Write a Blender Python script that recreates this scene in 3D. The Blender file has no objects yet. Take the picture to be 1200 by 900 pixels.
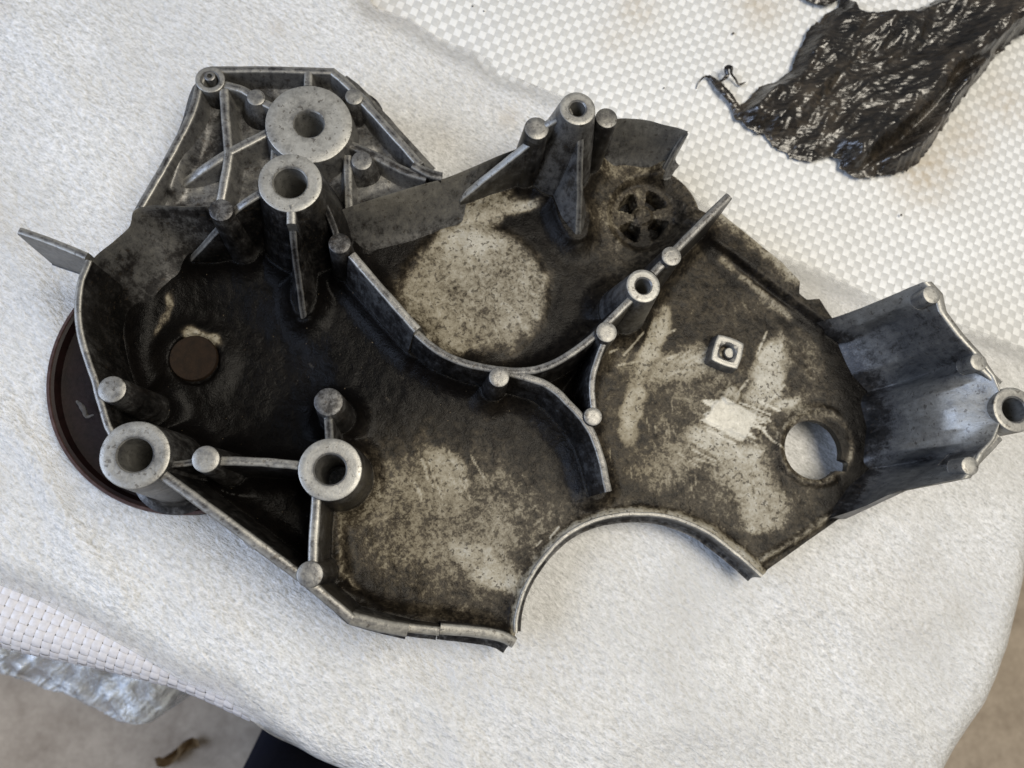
import bpy, bmesh, math, random
import numpy as np
from mathutils import Matrix, Vector, noise as mnoise

random.seed(7); rng = np.random.default_rng(7)
SC = bpy.context.scene
COL = SC.collection

# ------------------------------------------------------------------ camera
F = 924.0                      # focal length in photo pixels (1200 x 900)
CAMZ = 0.382                   # metres above the covered bench top
NX, NY = 490.0, 645.0          # photo pixel that lies straight below the lens
nx, ny = (NX - 600) / F, -(NY - 450) / F
th = math.atan(nx)
z1 = nx * -math.sin(th) - math.cos(th)
a = math.atan(ny / z1)
R = Matrix.Rotation(a, 3, 'X') @ Matrix.Rotation(th, 3, 'Y')
RN = np.array(R)
CAM = np.array([0.0, 0.0, CAMZ])
cam = bpy.data.cameras.new('camera')
cam.sensor_width = 36.0
cam.lens = F / 1200 * 36
cam.clip_start = 0.01; cam.clip_end = 50
cam.dof.use_dof = True
cam.dof.focus_distance = 0.335
cam.dof.aperture_fstop = 10.0
camo = bpy.data.objects.new('camera', cam); COL.objects.link(camo)
M4 = R.to_4x4(); M4.translation = Vector(CAM)
camo.matrix_world = M4
SC.camera = camo

# ------------------------------------------------------------------ light
world = bpy.data.worlds.new('World'); SC.world = world; world.use_nodes = True
bg = world.node_tree.nodes['Background']
bg.inputs[0].default_value = (0.80, 0.84, 0.90, 1); bg.inputs[1].default_value = 0.20
def area(name, loc, target, size, power, col):
    l = bpy.data.lights.new(name, 'AREA'); l.shape = 'RECTANGLE'
    l.size, l.size_y = size; l.energy = power; l.color = col
    o = bpy.data.objects.new(name, l); COL.objects.link(o)
    o.location = loc
    o.rotation_euler = (Vector(target) - Vector(loc)).to_track_quat('-Z', 'Y').to_euler()
    return o
area('workshop_window_light', (-1.5, -0.1, 1.1), (0, 0, 0), (1.2, 0.9), 26, (0.60, 0.73, 1.0))
area('ceiling_lamp_light', (0.50, 0.05, 1.40), (0.10, 0.0, 0), (0.9, 0.6), 23, (1.0, 0.925, 0.79))
SC.view_settings.view_transform = 'Standard'
SC.view_settings.look = 'None'
SC.view_settings.exposure = -0.06
SC.view_settings.gamma = 1.0
SC.render.engine = 'CYCLES'

# ------------------------------------------------------------------ pixel <-> place
def W(px, py, z):
    """place (metres) that the photo shows at pixel px,py, at height z (metres)"""
    px = np.asarray(px, float); py = np.asarray(py, float); z = np.asarray(z, float)
    d = np.stack([(px - 600) / F, -(py - 450) / F, -np.ones_like(px)], -1) @ RN.T
    t = (z - CAMZ) / d[..., 2]
    return CAM + d * t[..., None]
def PX(p):
    q = (np.asarray(p, float) - CAM) @ RN
    return 600 + F * q[..., 0] / -q[..., 2], 450 - F * q[..., 1] / -q[..., 2]
ZP = 0.022                      # casting floor above the sheet
def WP(px, py, h): return W(px, py, ZP + np.asarray(h, float) / 1000)
def base_px(px, py, h):         # pixel of the point straight below, at casting floor level
    p = WP(px, py, h); q = np.array([p[0], p[1], ZP]); u, v = PX(q)
    return float(u), float(v)
def mmat(px, py, z):            # metres per photo pixel at a spot
    d = RN @ np.array([(px - 600) / F, -(py - 450) / F, -1.0]); return (CAMZ - z) / -d[2] / F

# ------------------------------------------------------------------ materials
def newmat(name):
    m = bpy.data.materials.new(name); m.use_nodes = True
    nt = m.node_tree
    for n in list(nt.nodes): nt.nodes.remove(n)
    return m, nt
class NB:
    def __init__(s, nt): s.nt = nt
    def n(s, t, **kw):
        x = s.nt.nodes.new(t)
        for k, v in kw.items(): setattr(x, k, v)
        return x
    def link(s, a, b): s.nt.links.new(a, b)
    def val(s, sock, v):
        if hasattr(v, 'is_output'): s.link(v, sock)
        else: sock.default_value = v
    def math(s, op, a, b=0.0, c=None, clamp=False):
        x = s.n('ShaderNodeMath', operation=op); x.use_clamp = clamp
        s.val(x.inputs[0], a); s.val(x.inputs[1], b)
        if c is not None: s.val(x.inputs[2], c)
        return x.outputs[0]
    def noise(s, vec, scale, detail=3, rough=0.55, dist=0.0):
        x = s.n('ShaderNodeTexNoise'); s.link(vec, x.inputs['Vector'])
        x.inputs['Scale'].default_value = scale; x.inputs['Detail'].default_value = detail
        x.inputs['Roughness'].default_value = rough; x.inputs['Distortion'].default_value = dist
        return x.outputs['Fac']
    def vor(s, vec, scale, feature='F1'):
        x = s.n('ShaderNodeTexVoronoi', feature=feature); s.link(vec, x.inputs['Vector'])
        x.inputs['Scale'].default_value = scale
        return x.outputs['Distance']
    def ramp(s, fac, stops, interp='LINEAR'):
        x = s.n('ShaderNodeValToRGB'); s.link(fac, x.inputs[0])
        cr = x.color_ramp; cr.interpolation = interp
        while len(cr.elements) < len(stops): cr.elements.new(0.5)
        for e, (p, c) in zip(cr.elements, stops):
            e.position = p; e.color = (*c, 1) if len(c) == 3 else c
        return x.outputs[0]
    def mix(s, fac, a, b, mode='MIX'):
        x = s.n('ShaderNodeMix', data_type='RGBA', blend_type=mode)
        s.val(x.inputs[0], fac); 
        for i, v in ((6, a), (7, b)):
            if hasattr(v, 'is_output'): s.link(v, x.inputs[i])
            else: x.inputs[i].default_value = (*v, 1)
        return x.outputs[2]
    def coord(s, scale=(1, 1, 1), rot=(0, 0, 0)):
        g = s.n('ShaderNodeNewGeometry')
        m = s.n('ShaderNodeMapping'); m.inputs['Scale'].default_value = scale; m.inputs['Rotation'].default_value = rot
        s.link(g.outputs['Position'], m.inputs['Vector'])
        return m.outputs[0]
    def attr(s, name):
        x = s.n('ShaderNodeAttribute', attribute_name=name); return x.outputs['Fac']
    def bump(s, h, strength, dist, normal=None):
        x = s.n('ShaderNodeBump'); s.link(h, x.inputs['Height'])
        x.inputs['Strength'].default_value = strength; x.inputs['Distance'].default_value = dist
        if normal is not None: s.link(normal, x.inputs['Normal'])
        return x.outputs[0]
    def out(s, **kw):
        p = s.n('ShaderNodeBsdfPrincipled'); o = s.n('ShaderNodeOutputMaterial')
        for k, v in kw.items():
            k2 = {'color': 'Base Color', 'rough': 'Roughness', 'metal': 'Metallic', 'normal': 'Normal',
                  'spec': 'Specular IOR Level', 'coat': 'Coat Weight', 'coatr': 'Coat Roughness', 'alpha': 'Alpha',
                  'trans': 'Transmission Weight', 'sheen': 'Sheen Weight'}[k]
            if hasattr(v, 'is_output'): s.link(v, p.inputs[k2])
            elif isinstance(v, tuple): p.inputs[k2].default_value = (*v, 1)
            else: p.inputs[k2].default_value = v
        s.link(p.outputs[0], o.inputs[0]); return p

def mat_cast():
    """oily cast aluminium. attribute 'clean': 0 = caked in grime, 1 = bare oxide, 2 = freshly scraped / machined"""
    m, nt = newmat('oily_cast_aluminium'); b = NB(nt)
    v = b.coord()
    c = b.attr('clean')
    n1 = b.noise(v, 55, 4, 0.6); n2 = b.noise(v, 260, 4, 0.65, 0.6); n3 = b.noise(v, 1150, 3, 0.7)
    spk = b.noise(v, 620, 2, 0.5)
    n4 = b.noise(b.coord((1, 1, 1), (0.1, 0.3, 1.1)), 620, 4, 0.7)
    nz = b.math('MULTIPLY', b.math('SUBTRACT', n1, 0.5), 0.8)
    nz = b.math('MULTIPLY_ADD', b.math('SUBTRACT', n2, 0.5), 1.15, nz)
    nz = b.math('MULTIPLY_ADD', b.math('SUBTRACT', n4, 0.5), 0.7, nz)
    nz = b.math('MULTIPLY_ADD', b.math('SUBTRACT', n3, 0.5), 0.45, nz)
    gate = b.math('MULTIPLY_ADD', c, 1.35, 0.12, clamp=True)
    t = b.math('MULTIPLY_ADD', nz, gate, c)
    half = b.math('MULTIPLY', t, 0.5, clamp=True)
    col = b.ramp(half, [(0.0, (0.0022, 0.0020, 0.0020)), (0.10, (0.0045, 0.0036, 0.0030)), (0.20, (0.0125, 0.0100, 0.0070)),
                        (0.31, (0.050, 0.0405, 0.0275)), (0.39, (0.165, 0.144, 0.104)), (0.50, (0.280, 0.256, 0.202)), (0.64, (0.38, 0.365, 0.32)), (1.0, (0.58, 0.565, 0.515))])
    # pitted specks of old grease sitting in the cast skin
    dots = b.math('GREATER_THAN', spk, 0.615)
    dots = b.math('MULTIPLY', dots, b.math('MULTIPLY', b.math('LESS_THAN', c, 1.35), b.math('GREATER_THAN', half, 0.3)))
    col = b.mix(b.math('MULTIPLY', dots, 0.72), col, (0.030, 0.023, 0.015))
    # light grit stuck in the oil
    grit = b.math('GREATER_THAN', b.noise(b.coord((1, 1, 1), (0.4, 0.2, 0.9)), 900, 1, 0.5), 0.80)
    col = b.mix(b.math('MULTIPLY', grit, b.math('MULTIPLY', b.math('LESS_THAN', half, 0.3), 0.6)), col, (0.23, 0.18, 0.12))
    rough = b.ramp(half, [(0.0, (0.30,) * 3), (0.25, (0.44,) * 3), (0.5, (0.60,) * 3), (0.75, (0.52,) * 3), (1.0, (0.45,) * 3)])
    rough = b.math('MULTIPLY_ADD', b.math('SUBTRACT', n2, 0.5), 0.35, rough, clamp=True)
    metal = b.ramp(half, [(0.0, (0.0,) * 3), (0.3, (0.03,) * 3), (0.5, (0.12,) * 3), (0.72, (0.3,) * 3), (1.0, (0.45,) * 3)])
    hh = b.math('ADD', b.math('MULTIPLY', n3, 0.5), b.math('MULTIPLY', n2, 1.0))
    nrm = b.bump(hh, 0.55, 0.0007)
    b.out(color=col, rough=rough, metal=metal, normal=nrm, spec=b.ramp(half, [(0.0, (0.07,) * 3), (0.2, (0.16,) * 3), (0.5, (0.35,) * 3)]))
    return m

def mat_metalwall():
    """side walls of the casting: dark wiped aluminium with a film of oil"""
    m, nt = newmat('oil_wiped_aluminium'); b = NB(nt)
    v = b.coord(); c = b.attr('clean')
    vs = b.coord((1, 1, 0.25), (0.3, 0.2, 0.5))
    n1 = b.noise(v, 70, 4, 0.6); n2 = b.noise(vs, 420, 4, 0.65, 0.4); n3 = b.noise(v, 1300, 2, 0.6)
    n5 = b.noise(v, 190, 4, 0.65)
    t = b.math('MULTIPLY_ADD', b.math('SUBTRACT', n1, 0.5), 0.9, c)
    t = b.math('MULTIPLY_ADD', b.math('SUBTRACT', n5, 0.5), 0.9, t)
    t = b.math('MULTIPLY_ADD', b.math('SUBTRACT', n2, 0.5), 0.8, t)
    t = b.math('MULTIPLY_ADD', b.math('SUBTRACT', n3, 0.5), 0.45, t)
    half = b.math('MULTIPLY', t, 0.5, clamp=True)
    col = b.ramp(half, [(0.0, (0.003, 0.0029, 0.003)), (0.12, (0.0075, 0.0068, 0.0064)), (0.24, (0.034, 0.032, 0.031)),
                        (0.38, (0.14, 0.138, 0.135)), (0.55, (0.25, 0.243, 0.224)), (0.75, (0.345, 0.338, 0.312)), (1.0, (0.47, 0.463, 0.435))])
    rough = b.ramp(half, [(0.0, (0.36,) * 3), (0.4, (0.40,) * 3), (0.7, (0.43,) * 3), (1.0, (0.34,) * 3)])
    rough = b.math('MULTIPLY_ADD', b.math('SUBTRACT', n2, 0.5), 0.4, rough, clamp=True)
    metal = b.ramp(half, [(0.0, (0.03,) * 3), (0.25, (0.35,) * 3), (0.5, (0.55,) * 3), (0.75, (0.42,) * 3), (1.0, (0.5,) * 3)])
    dirt = b.math('GREATER_THAN', b.noise(v, 480, 3, 0.6), 0.63)
    col = b.mix(b.math('MULTIPLY', dirt, 0.55), col, (0.045, 0.034, 0.024))
    nrm = b.bump(b.math('ADD', b.math('MULTIPLY', n2, 0.8), b.math('MULTIPLY', n3, 0.25)), 0.30, 0.0005)
    b.out(color=col, rough=rough, metal=metal, normal=nrm, spec=0.45)
    return m

def mat_simple(name, c1, c2, scale, rough, metal=0.0, bump=0.3, bd=0.0005, spec=0.4, coat=0.0):
    m, nt = newmat(name); b = NB(nt); v = b.coord()
    n = b.noise(v, scale, 5, 0.62); n2 = b.noise(v, scale * 6, 3, 0.6)
    f = b.math('ADD', b.math('MULTIPLY', n, 0.65), b.math('MULTIPLY', n2, 0.35))
    col = b.ramp(f, [(0.32, c1), (0.68, c2)])
    r = b.math('MULTIPLY_ADD', b.math('SUBTRACT', n2, 0.5), 0.3, rough)
    b.out(color=col, rough=r, metal=metal, normal=b.bump(f, bump, bd), spec=spec, coat=coat)
    return m

def mat_foam():
    m, nt = newmat('white_foam_sheet'); b = NB(nt)
    w = b.coord()
    mp = b.n('ShaderNodeMapping'); mp.inputs['Scale'].default_value = (0.62, 1.25, 1); b.link(b.coord((1, 1, 1), (0, 0, math.radians(35))), mp.inputs['Vector']); v = mp.outputs[0]
    n = b.noise(v, 400, 4, 0.66); n2 = b.noise(v, 900, 3, 0.65); n3 = b.noise(w, 11, 4, 0.55); cell = b.vor(v, 330)
    f = b.math('ADD', b.math('MULTIPLY', n, 0.5), b.math('MULTIPLY', n2, 0.5))
    col = b.ramp(f, [(0.36, (0.44, 0.44, 0.43)), (0.48, (0.63, 0.63, 0.62)), (0.58, (0.77, 0.77, 0.77)), (0.68, (0.92, 0.92, 0.92))])
    col = b.mix(b.ramp(n3, [(0.42, (0, 0, 0)), (0.70, (0.65, 0.65, 0.65))]), col, (0.52, 0.515, 0.50))
    st = b.attr('stain')
    col = b.mix(b.math('MULTIPLY', st, b.math('MULTIPLY_ADD', n, 0.9, 0.1, clamp=True)), col, (0.42, 0.35, 0.25))
    hgt = b.math('ADD', b.math('ADD', b.math('MULTIPLY', n, 0.8), b.math('MULTIPLY', n2, 0.35)), b.math('MULTIPLY', cell, -0.35))
    thin = b.math('MULTIPLY', b.attr('thin'), b.math('MULTIPLY_ADD', n3, 1.1, 0.35), clamp=True)
    al = b.math('SUBTRACT', 1.0, b.math('MULTIPLY', thin, 0.8), clamp=True)
    p = b.out(alpha=al, color=col, rough=0.20, normal=b.bump(hgt, 1.0, 0.0016), spec=0.5)
    return m

def mat_tape(name, col1, col2):
    m, nt = newmat(name); b = NB(nt)
    v = b.coord(); n = b.noise(v, 700, 3, 0.6); n2 = b.noise(v, 25, 3, 0.55)
    col = b.ramp(n, [(0.3, col1), (0.7, col2)])
    st = b.math('MULTIPLY', b.attr('stain'), b.math('MULTIPLY_ADD', b.noise(v, 160, 3, 0.6), 1.8, -0.3, clamp=True), clamp=True)
    col = b.mix(st, col, (0.40, 0.32, 0.21))
    b.out(color=col, rough=0.36, normal=b.bump(n, 0.25, 0.0003), spec=0.5)
    return m

def mat_bag():
    m, nt = newmat('dirty_black_plastic'); b = NB(nt)
    v = b.coord((1, 1, 1), (0, 0, 0.6)); vs = b.coord((1, 2.6, 1), (0, 0, math.radians(-42)))
    n1 = b.noise(vs, 110, 3, 0.6, 1.2); n2 = b.noise(v, 260, 3, 0.6, 1.0); n3 = b.noise(v, 45, 3, 0.5); cr = b.vor(vs, 190)
    f = b.math('ADD', b.math('MULTIPLY', n1, 0.5), b.math('MULTIPLY', n3, 0.5))
    col = b.ramp(f, [(0.36, (0.005, 0.0045, 0.0045)), (0.5, (0.020, 0.0165, 0.013)), (0.66, (0.060, 0.048, 0.035))])
    r = b.ramp(n2, [(0.35, (0.13,) * 3), (0.65, (0.38,) * 3)])
    hgt = b.math('ADD', b.math('MULTIPLY', n1, 0.6), b.math('MULTIPLY', cr, 0.5))
    b.out(color=col, rough=r, normal=b.bump(hgt, 0.5, 0.0016), spec=0.7)
    return m

def mat_film():
    m, nt = newmat('clear_stretch_film'); b = NB(nt)
    v = b.coord(); mp = b.n('ShaderNodeMapping'); mp.inputs['Scale'].default_value = (0.14, 1, 0.6); b.link(b.coord((1, 1, 1), (0, 0, math.radians(-42))), mp.inputs['Vector']); vs = mp.outputs[0]
    n1 = b.noise(vs, 95, 2, 0.55, 0.3); n2 = b.noise(v, 60, 4, 0.65, 1.2)
    hgt = b.math('ADD', n1, b.math('MULTIPLY', n2, 0.6))
    nrm = b.bump(hgt, 1.0, 0.012)
    p = b.out(color=(0.86, 0.92, 0.98), rough=0.10, normal=nrm, spec=1.0)
    al = b.ramp(b.math('ADD', b.math('MULTIPLY', n1, 0.5), b.math('MULTIPLY', n2, 0.5)), [(0.38, (0.18,) * 3), (0.50, (0.45,) * 3), (0.57, (0.98,) * 3)])  # streak highlights painted in by opacity over the pale bluish film colour
    b.link(al, p.inputs['Alpha'])
    return m

MC, MW, MF = mat_cast(), mat_metalwall(), mat_foam()
M_T1 = mat_tape('woven_tape_milky', (0.50, 0.50, 0.485), (0.58, 0.58, 0.565))  # same tape as the white, its translucency and shading put into greyer colour
M_T2 = mat_tape('woven_tape_white', (0.69, 0.69, 0.675), (0.77, 0.77, 0.755))
M_T3 = mat_tape('woven_tape_lilac_white', (0.56, 0.545, 0.56), (0.66, 0.645, 0.66))
M_BACK = mat_simple('sack_lining', (0.44, 0.435, 0.42), (0.54, 0.535, 0.51), 300, 0.6)
M_BAG, M_FILM = mat_bag(), mat_film()
M_CONC = mat_simple('dusty_concrete', (0.30, 0.245, 0.19), (0.52, 0.44, 0.35), 26, 0.9, bump=0.4, bd=0.003, spec=0.2)
M_PULL = mat_simple('maroon_black_enamel', (0.006, 0.0035, 0.0035), (0.018, 0.008, 0.0075), 90, 0.45, spec=0.25)
M_PRIM = mat_simple('worn_maroon_rim', (0.035, 0.016, 0.015), (0.11, 0.070, 0.062), 300, 0.34, 0.2)
M_RUST = mat_simple('rusty_bolt', (0.008, 0.005, 0.0035), (0.026, 0.015, 0.009), 260, 0.6, 0.1, spec=0.2)
M_NAVY = mat_simple('navy_trouser_cloth', (0.004, 0.005, 0.012), (0.010, 0.012, 0.026), 300, 0.9, bump=0.5, bd=0.001, spec=0.1)
M_SHOE = mat_simple('black_shoe_leather', (0.008, 0.008, 0.008), (0.02, 0.02, 0.02), 120, 0.5)
M_WOOD = mat_simple('bench_board', (0.18, 0.12, 0.07), (0.30, 0.21, 0.13), 40, 0.7)
M_CARD = mat_simple('grey_brown_carton', (0.20, 0.175, 0.15), (0.34, 0.30, 0.255), 60, 0.8)
M_LEAF = mat_simple('dry_brown_scrap', (0.10, 0.06, 0.025), (0.26, 0.17, 0.08), 500, 0.7)
M_SPECK = mat_simple('dark_grit', (0.02, 0.016, 0.012), (0.06, 0.05, 0.04), 800, 0.7)
M_LINT = mat_simple('grey_lint', (0.05, 0.045, 0.042), (0.13, 0.12, 0.11), 500, 0.9)

# ------------------------------------------------------------------ mesh helpers
def mkobj(name, verts, faces, mat, parent=None, attrs=None, smooth=True, sharp=40):
    me = bpy.data.meshes.new(name)
    verts = np.asarray(verts, float)
    me.from_pydata(verts.tolist() if len(verts) < 20000 else [tuple(v) for v in verts.tolist()], [], faces)
    for k, arr in (attrs or {}).items():
        at = me.attributes.new(k, 'FLOAT', 'POINT'); at.data.foreach_set('value', np.asarray(arr, np.float32))
    bm = bmesh.new(); bm.from_mesh(me)
    bmesh.ops.recalc_face_normals(bm, faces=bm.faces)
    bm.to_mesh(me); bm.free()
    me.polygons.foreach_set('use_smooth', [smooth] * len(me.polygons))
    if smooth and sharp: me.set_sharp_from_angle(angle=math.radians(sharp))
    me.materials.append(mat)
    o = bpy.data.objects.new(name, me); COL.objects.link(o)
    if parent is not None: o.parent = parent
    return o
def empty(name, label, cat, group=None):
    o = bpy.data.objects.new(name, None); COL.objects.link(o)
    return tag(o, label, cat, group)
def tag(o, label=None, cat=None, group=None, kind=None):
    if label: o['label'] = label
    if cat: o['category'] = cat
    if group: o['group'] = group
    if kind: o['kind'] = kind
    return o
def catmull(P, step):
    P = np.asarray(P, float)
    if len(P) == 2:
        n = max(2, int(np.linalg.norm(P[1] - P[0]) / step) + 1)
        t = np.linspace(0, 1, n)[:, None]; return P[0] * (1 - t) + P[1] * t
    Q = np.vstack([2 * P[0] - P[1], P, 2 * P[-1] - P[-2]]); out = []
    for i in range(1, len(Q) - 2):
        p0, p1, p2, p3 = Q[i - 1], Q[i], Q[i + 1], Q[i + 2]
        n = max(2, int(np.linalg.norm(p2 - p1) / step))
        for t in np.linspace(0, 1, n, endpoint=False):
            out.append(0.5 * ((2 * p1) + (p2 - p0) * t + (2 * p0 - 5 * p1 + 4 * p2 - p3) * t * t + (3 * p1 - p0 - 3 * p2 + p3) * t ** 3))
    out.append(Q[-2]); return np.array(out)
def fnoise(p, s, seed=0.0):
    return mnoise.noise(Vector((p[0] * s + seed, p[1] * s - seed, p[2] * s + 3.1 * seed)))

FEET = []      # (polyline xy, heights, half width) of every upright, so that the floor can flow up to it
def wall(name, pts, tt, tb, parent, zb=-2.0, fil=4.0, top=1.3, side=0.45, mat=None, linear=False, wob=0.00010, closed_ends=True):
    """upright cast rib. pts: (px, py, h mm of the top edge above the casting floor); tt/tb = half thickness top/base (mm)"""
    top = top * 0.86
    T = np.array([WP(*p) for p in pts])
    C = T if linear else catmull(T, 0.0022)
    if linear:
        C = np.vstack([catmull(C[i:i + 2], 0.0025)[:-1] for i in range(len(C) - 1)] + [C[-1:]])
    if zb <= 0: FEET.append((C[::3, :2] if len(C) > 6 else C[:, :2], float(np.min(C[:, 2] - ZP)) * 1000, float(np.max(C[:, 2] - ZP)) * 1000, tb / 1000, (C[::3, 2] if len(C) > 6 else C[:, 2]) - ZP))
    tan = np.gradient(C[:, :2], axis=0); tan /= np.linalg.norm(tan, axis=1)[:, None] + 1e-12
    nor = np.stack([-tan[:, 1], tan[:, 0]], 1)
    zbase = ZP + zb / 1000
    tt, tb0, fil = tt / 1000, tb / 1000, fil / 1000
    V = []; A = []
    for i, c in enumerate(C):
        H = max(c[2] - zbase, 0.001); f = min(fil, H * 0.5); r = min(tt * 0.5, H * 0.4); tb = tt + (tb0 - tt) * min(1.0, H / 0.022)
        # side profile: half-width as function of height
        prof = []
        for k in (0, 1, 2, 3):
            ang = k / 3 * math.pi / 2
            prof.append((tb + f * (1 - math.sin(ang)), f * (1 - math.cos(ang)), side))
        for k in (0.33, 0.66): prof.append((tb + (tt - tb) * k, f + (H - f - r) * k, side))
        for k in (0, 1, 2, 3):
            ang = k / 3 * math.pi / 2
            prof.append((tt - r * (1 - math.cos(ang)), H - r + r * math.sin(ang), side + (top - side) * (0.25 + 0.25 * k)))
        prof[-3] = (*prof[-3][:2], top + 0.15); prof[-2] = (*prof[-2][:2], top + 0.3); prof[-1] = (*prof[-1][:2], top + 0.1)
        row = [(-w, z, s) for w, z, s in prof] + [(0, H + r * 0.15, top - 0.25)] + [(w, z, s) for w, z, s in reversed(prof)]
        for (w, z, s) in row:
            p = np.array([c[0] + nor[i, 0] * w, c[1] + nor[i, 1] * w, zbase + z])
            d = fnoise(p, 160) * wob * 2
            p[0] += nor[i, 0] * d; p[1] += nor[i, 1] * d; p[2] += fnoise(p, 120, 5) * wob * (1.3 if z > H * 0.5 else 0)
            V.append(p); A.append(s)
    n = len(row); faces = []
    for i in range(len(C) - 1):
        for j in range(n - 1):
            faces.append((i * n + j, i * n + j + 1, (i + 1) * n + j + 1, (i + 1) * n + j))
    if closed_ends:
        faces.append(tuple(range(n))); L = (len(C) - 1) * n; faces.append(tuple(L + k for k in reversed(range(n))))
    return mkobj(name, V, faces, mat or MW, parent, {'clean': A}, sharp=50)

def lathe(name, centre, prof, parent, mat, seg=48, rfun=None, attr=True, wob=0.0, sharp=40, closed=False, rmin=None):
    """prof: (radius m, z m absolute, clean)"""
    V, A, faces = [], [], []
    for (r, z, s) in prof:
        for k in range(seg):
            t = 2 * math.pi * k / seg
            rr = r * (rfun(t) if rfun and (rmin is None or r > rmin) else 1.0)
            p = [centre[0] + rr * math.cos(t), centre[1] + rr * math.sin(t), z]
            if wob:
                d = 1 + wob * fnoise(p, 140); p[0] = centre[0] + (p[0] - centre[0]) * d; p[1] = centre[1] + (p[1] - centre[1]) * d
            V.append(p); A.append(s)
    m = len(prof)
    for i in range(m - 1):
        for k in range(seg):
            k2 = (k + 1) % seg
            faces.append((i * seg + k, i * seg + k2, (i + 1) * seg + k2, (i + 1) * seg + k))
    if prof[0][0] > 1e-6 and closed: faces.append(tuple(range(seg)))
    if closed: faces.append(tuple((m - 1) * seg + k for k in range(seg)))
    return mkobj(name, V, faces, mat, parent, {'clean': A}, sharp=sharp)

def boss(name, px, py, h, rpx, hpx, parent, zb=-4.0, depth=30.0, through=False, draft=0.10, fil=5.0, top=1.4, side=0.5, lip=None, rfun=None):
    c = WP(px, py, h); zt = c[2]; s = mmat(px, py, zt); r = rpx * s; rh = hpx * s
    z0 = ZP + zb / 1000; H = zt - z0; f = fil / 1000; bv = min(0.0005, r * 0.08)
    rb = r + H * draft
    if zb <= 0: FEET.append((np.array([c[:2], c[:2] + 1e-5]), h, h, rb, np.array([zt - ZP, zt - ZP])))
    prof = [(rb + f, z0, side), (rb + f * 0.5, z0 + f * 0.13, side), (rb + f * 0.13, z0 + f * 0.5, side), (rb, z0 + f, side),
            (r + (rb - r) * 0.5, z0 + (H + f) / 2, side), (r, zt - bv * 1.5, side + 0.2), (r - bv * 0.3, zt - bv * 0.4, top), (r - bv, zt, top)]
    if hpx:
        prof += [(rh + (r - rh) * 0.6, zt, top + 0.05), (rh + (r - rh) * 0.25, zt, top - 0.05), (rh + 0.0006, zt, top - 0.4), (rh, zt - 0.0006, 1.0)]
        d = (H + 0.003) if through else depth / 1000
        for k in range(1, 9):
            q = k / 8; prof.append((rh - (0.00025 if k % 2 else 0), zt - 0.0006 - d * q, 1.15 if k < 8 else 0.9))
        if not through: prof += [(rh * 0.5, zt - 0.0006 - d - rh * 0.3, 0.2), (0.00001, zt - 0.0006 - d - rh * 0.5, 0.2)]
    else:
        prof += [(r * 0.5, zt + 0.0001, top), (0.00001, zt + 0.0001, top)]
    return lathe(name, c, prof, parent, MW, 56 if rpx > 16.5 else 32, rfun, wob=0.012, rmin=rh * 1.12 if hpx else None)

def seg_dist(X, Y, ax, ay, bx, by):
    dx, dy = bx - ax, by - ay; L = dx * dx + dy * dy + 1e-18
    t = np.clip(((X - ax) * dx + (Y - ay) * dy) / L, 0, 1)
    return np.hypot(X - ax - t * dx, Y - ay - t * dy)
def poly_sd(X, Y, P):
    """signed distance to polygon, negative inside"""
    P = np.asarray(P, float); d = np.full(X.shape, 1e9); ins = np.zeros(X.shape, bool)
    for i in range(len(P)):
        ax, ay = P[i]; bx, by = P[(i + 1) % len(P)]
        d = np.minimum(d, seg_dist(X, Y, ax, ay, bx, by))
        if ay != by:
            c = ((ay > Y) != (by > Y)) & (X < (bx - ax) * (Y - ay) / (by - ay) + ax); ins ^= c
    return np.where(ins, -d, d)
def line_d(U, V, pts):
    d = np.full(U.shape, 1e9)
    for (a1, b1), (a2, b2) in zip(pts[:-1], pts[1:]): d = np.minimum(d, seg_dist(U, V, a1, b1, a2, b2))
    return d
def sstep(x, a, b):
    t = np.clip((x - a) / (b - a), 0, 1); return t * t * (3 - 2 * t)
def gnoise(X, Y, s, seed=0):
    """cheap smooth numpy noise, about -1..1"""
    r = np.random.default_rng(seed); out = np.zeros_like(X)
    for k in range(7):
        th = r.uniform(0, 6.28); f = s * r.uniform(0.6, 1.7); ph = r.uniform(0, 6.28); ph2 = r.uniform(0, 6.28)
        out += np.sin((X * math.cos(th) + Y * math.sin(th)) * f + ph + 1.3 * np.sin((X * -math.sin(th) + Y * math.cos(th)) * f * 0.7 + ph2))
    return out / 4.0
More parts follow.
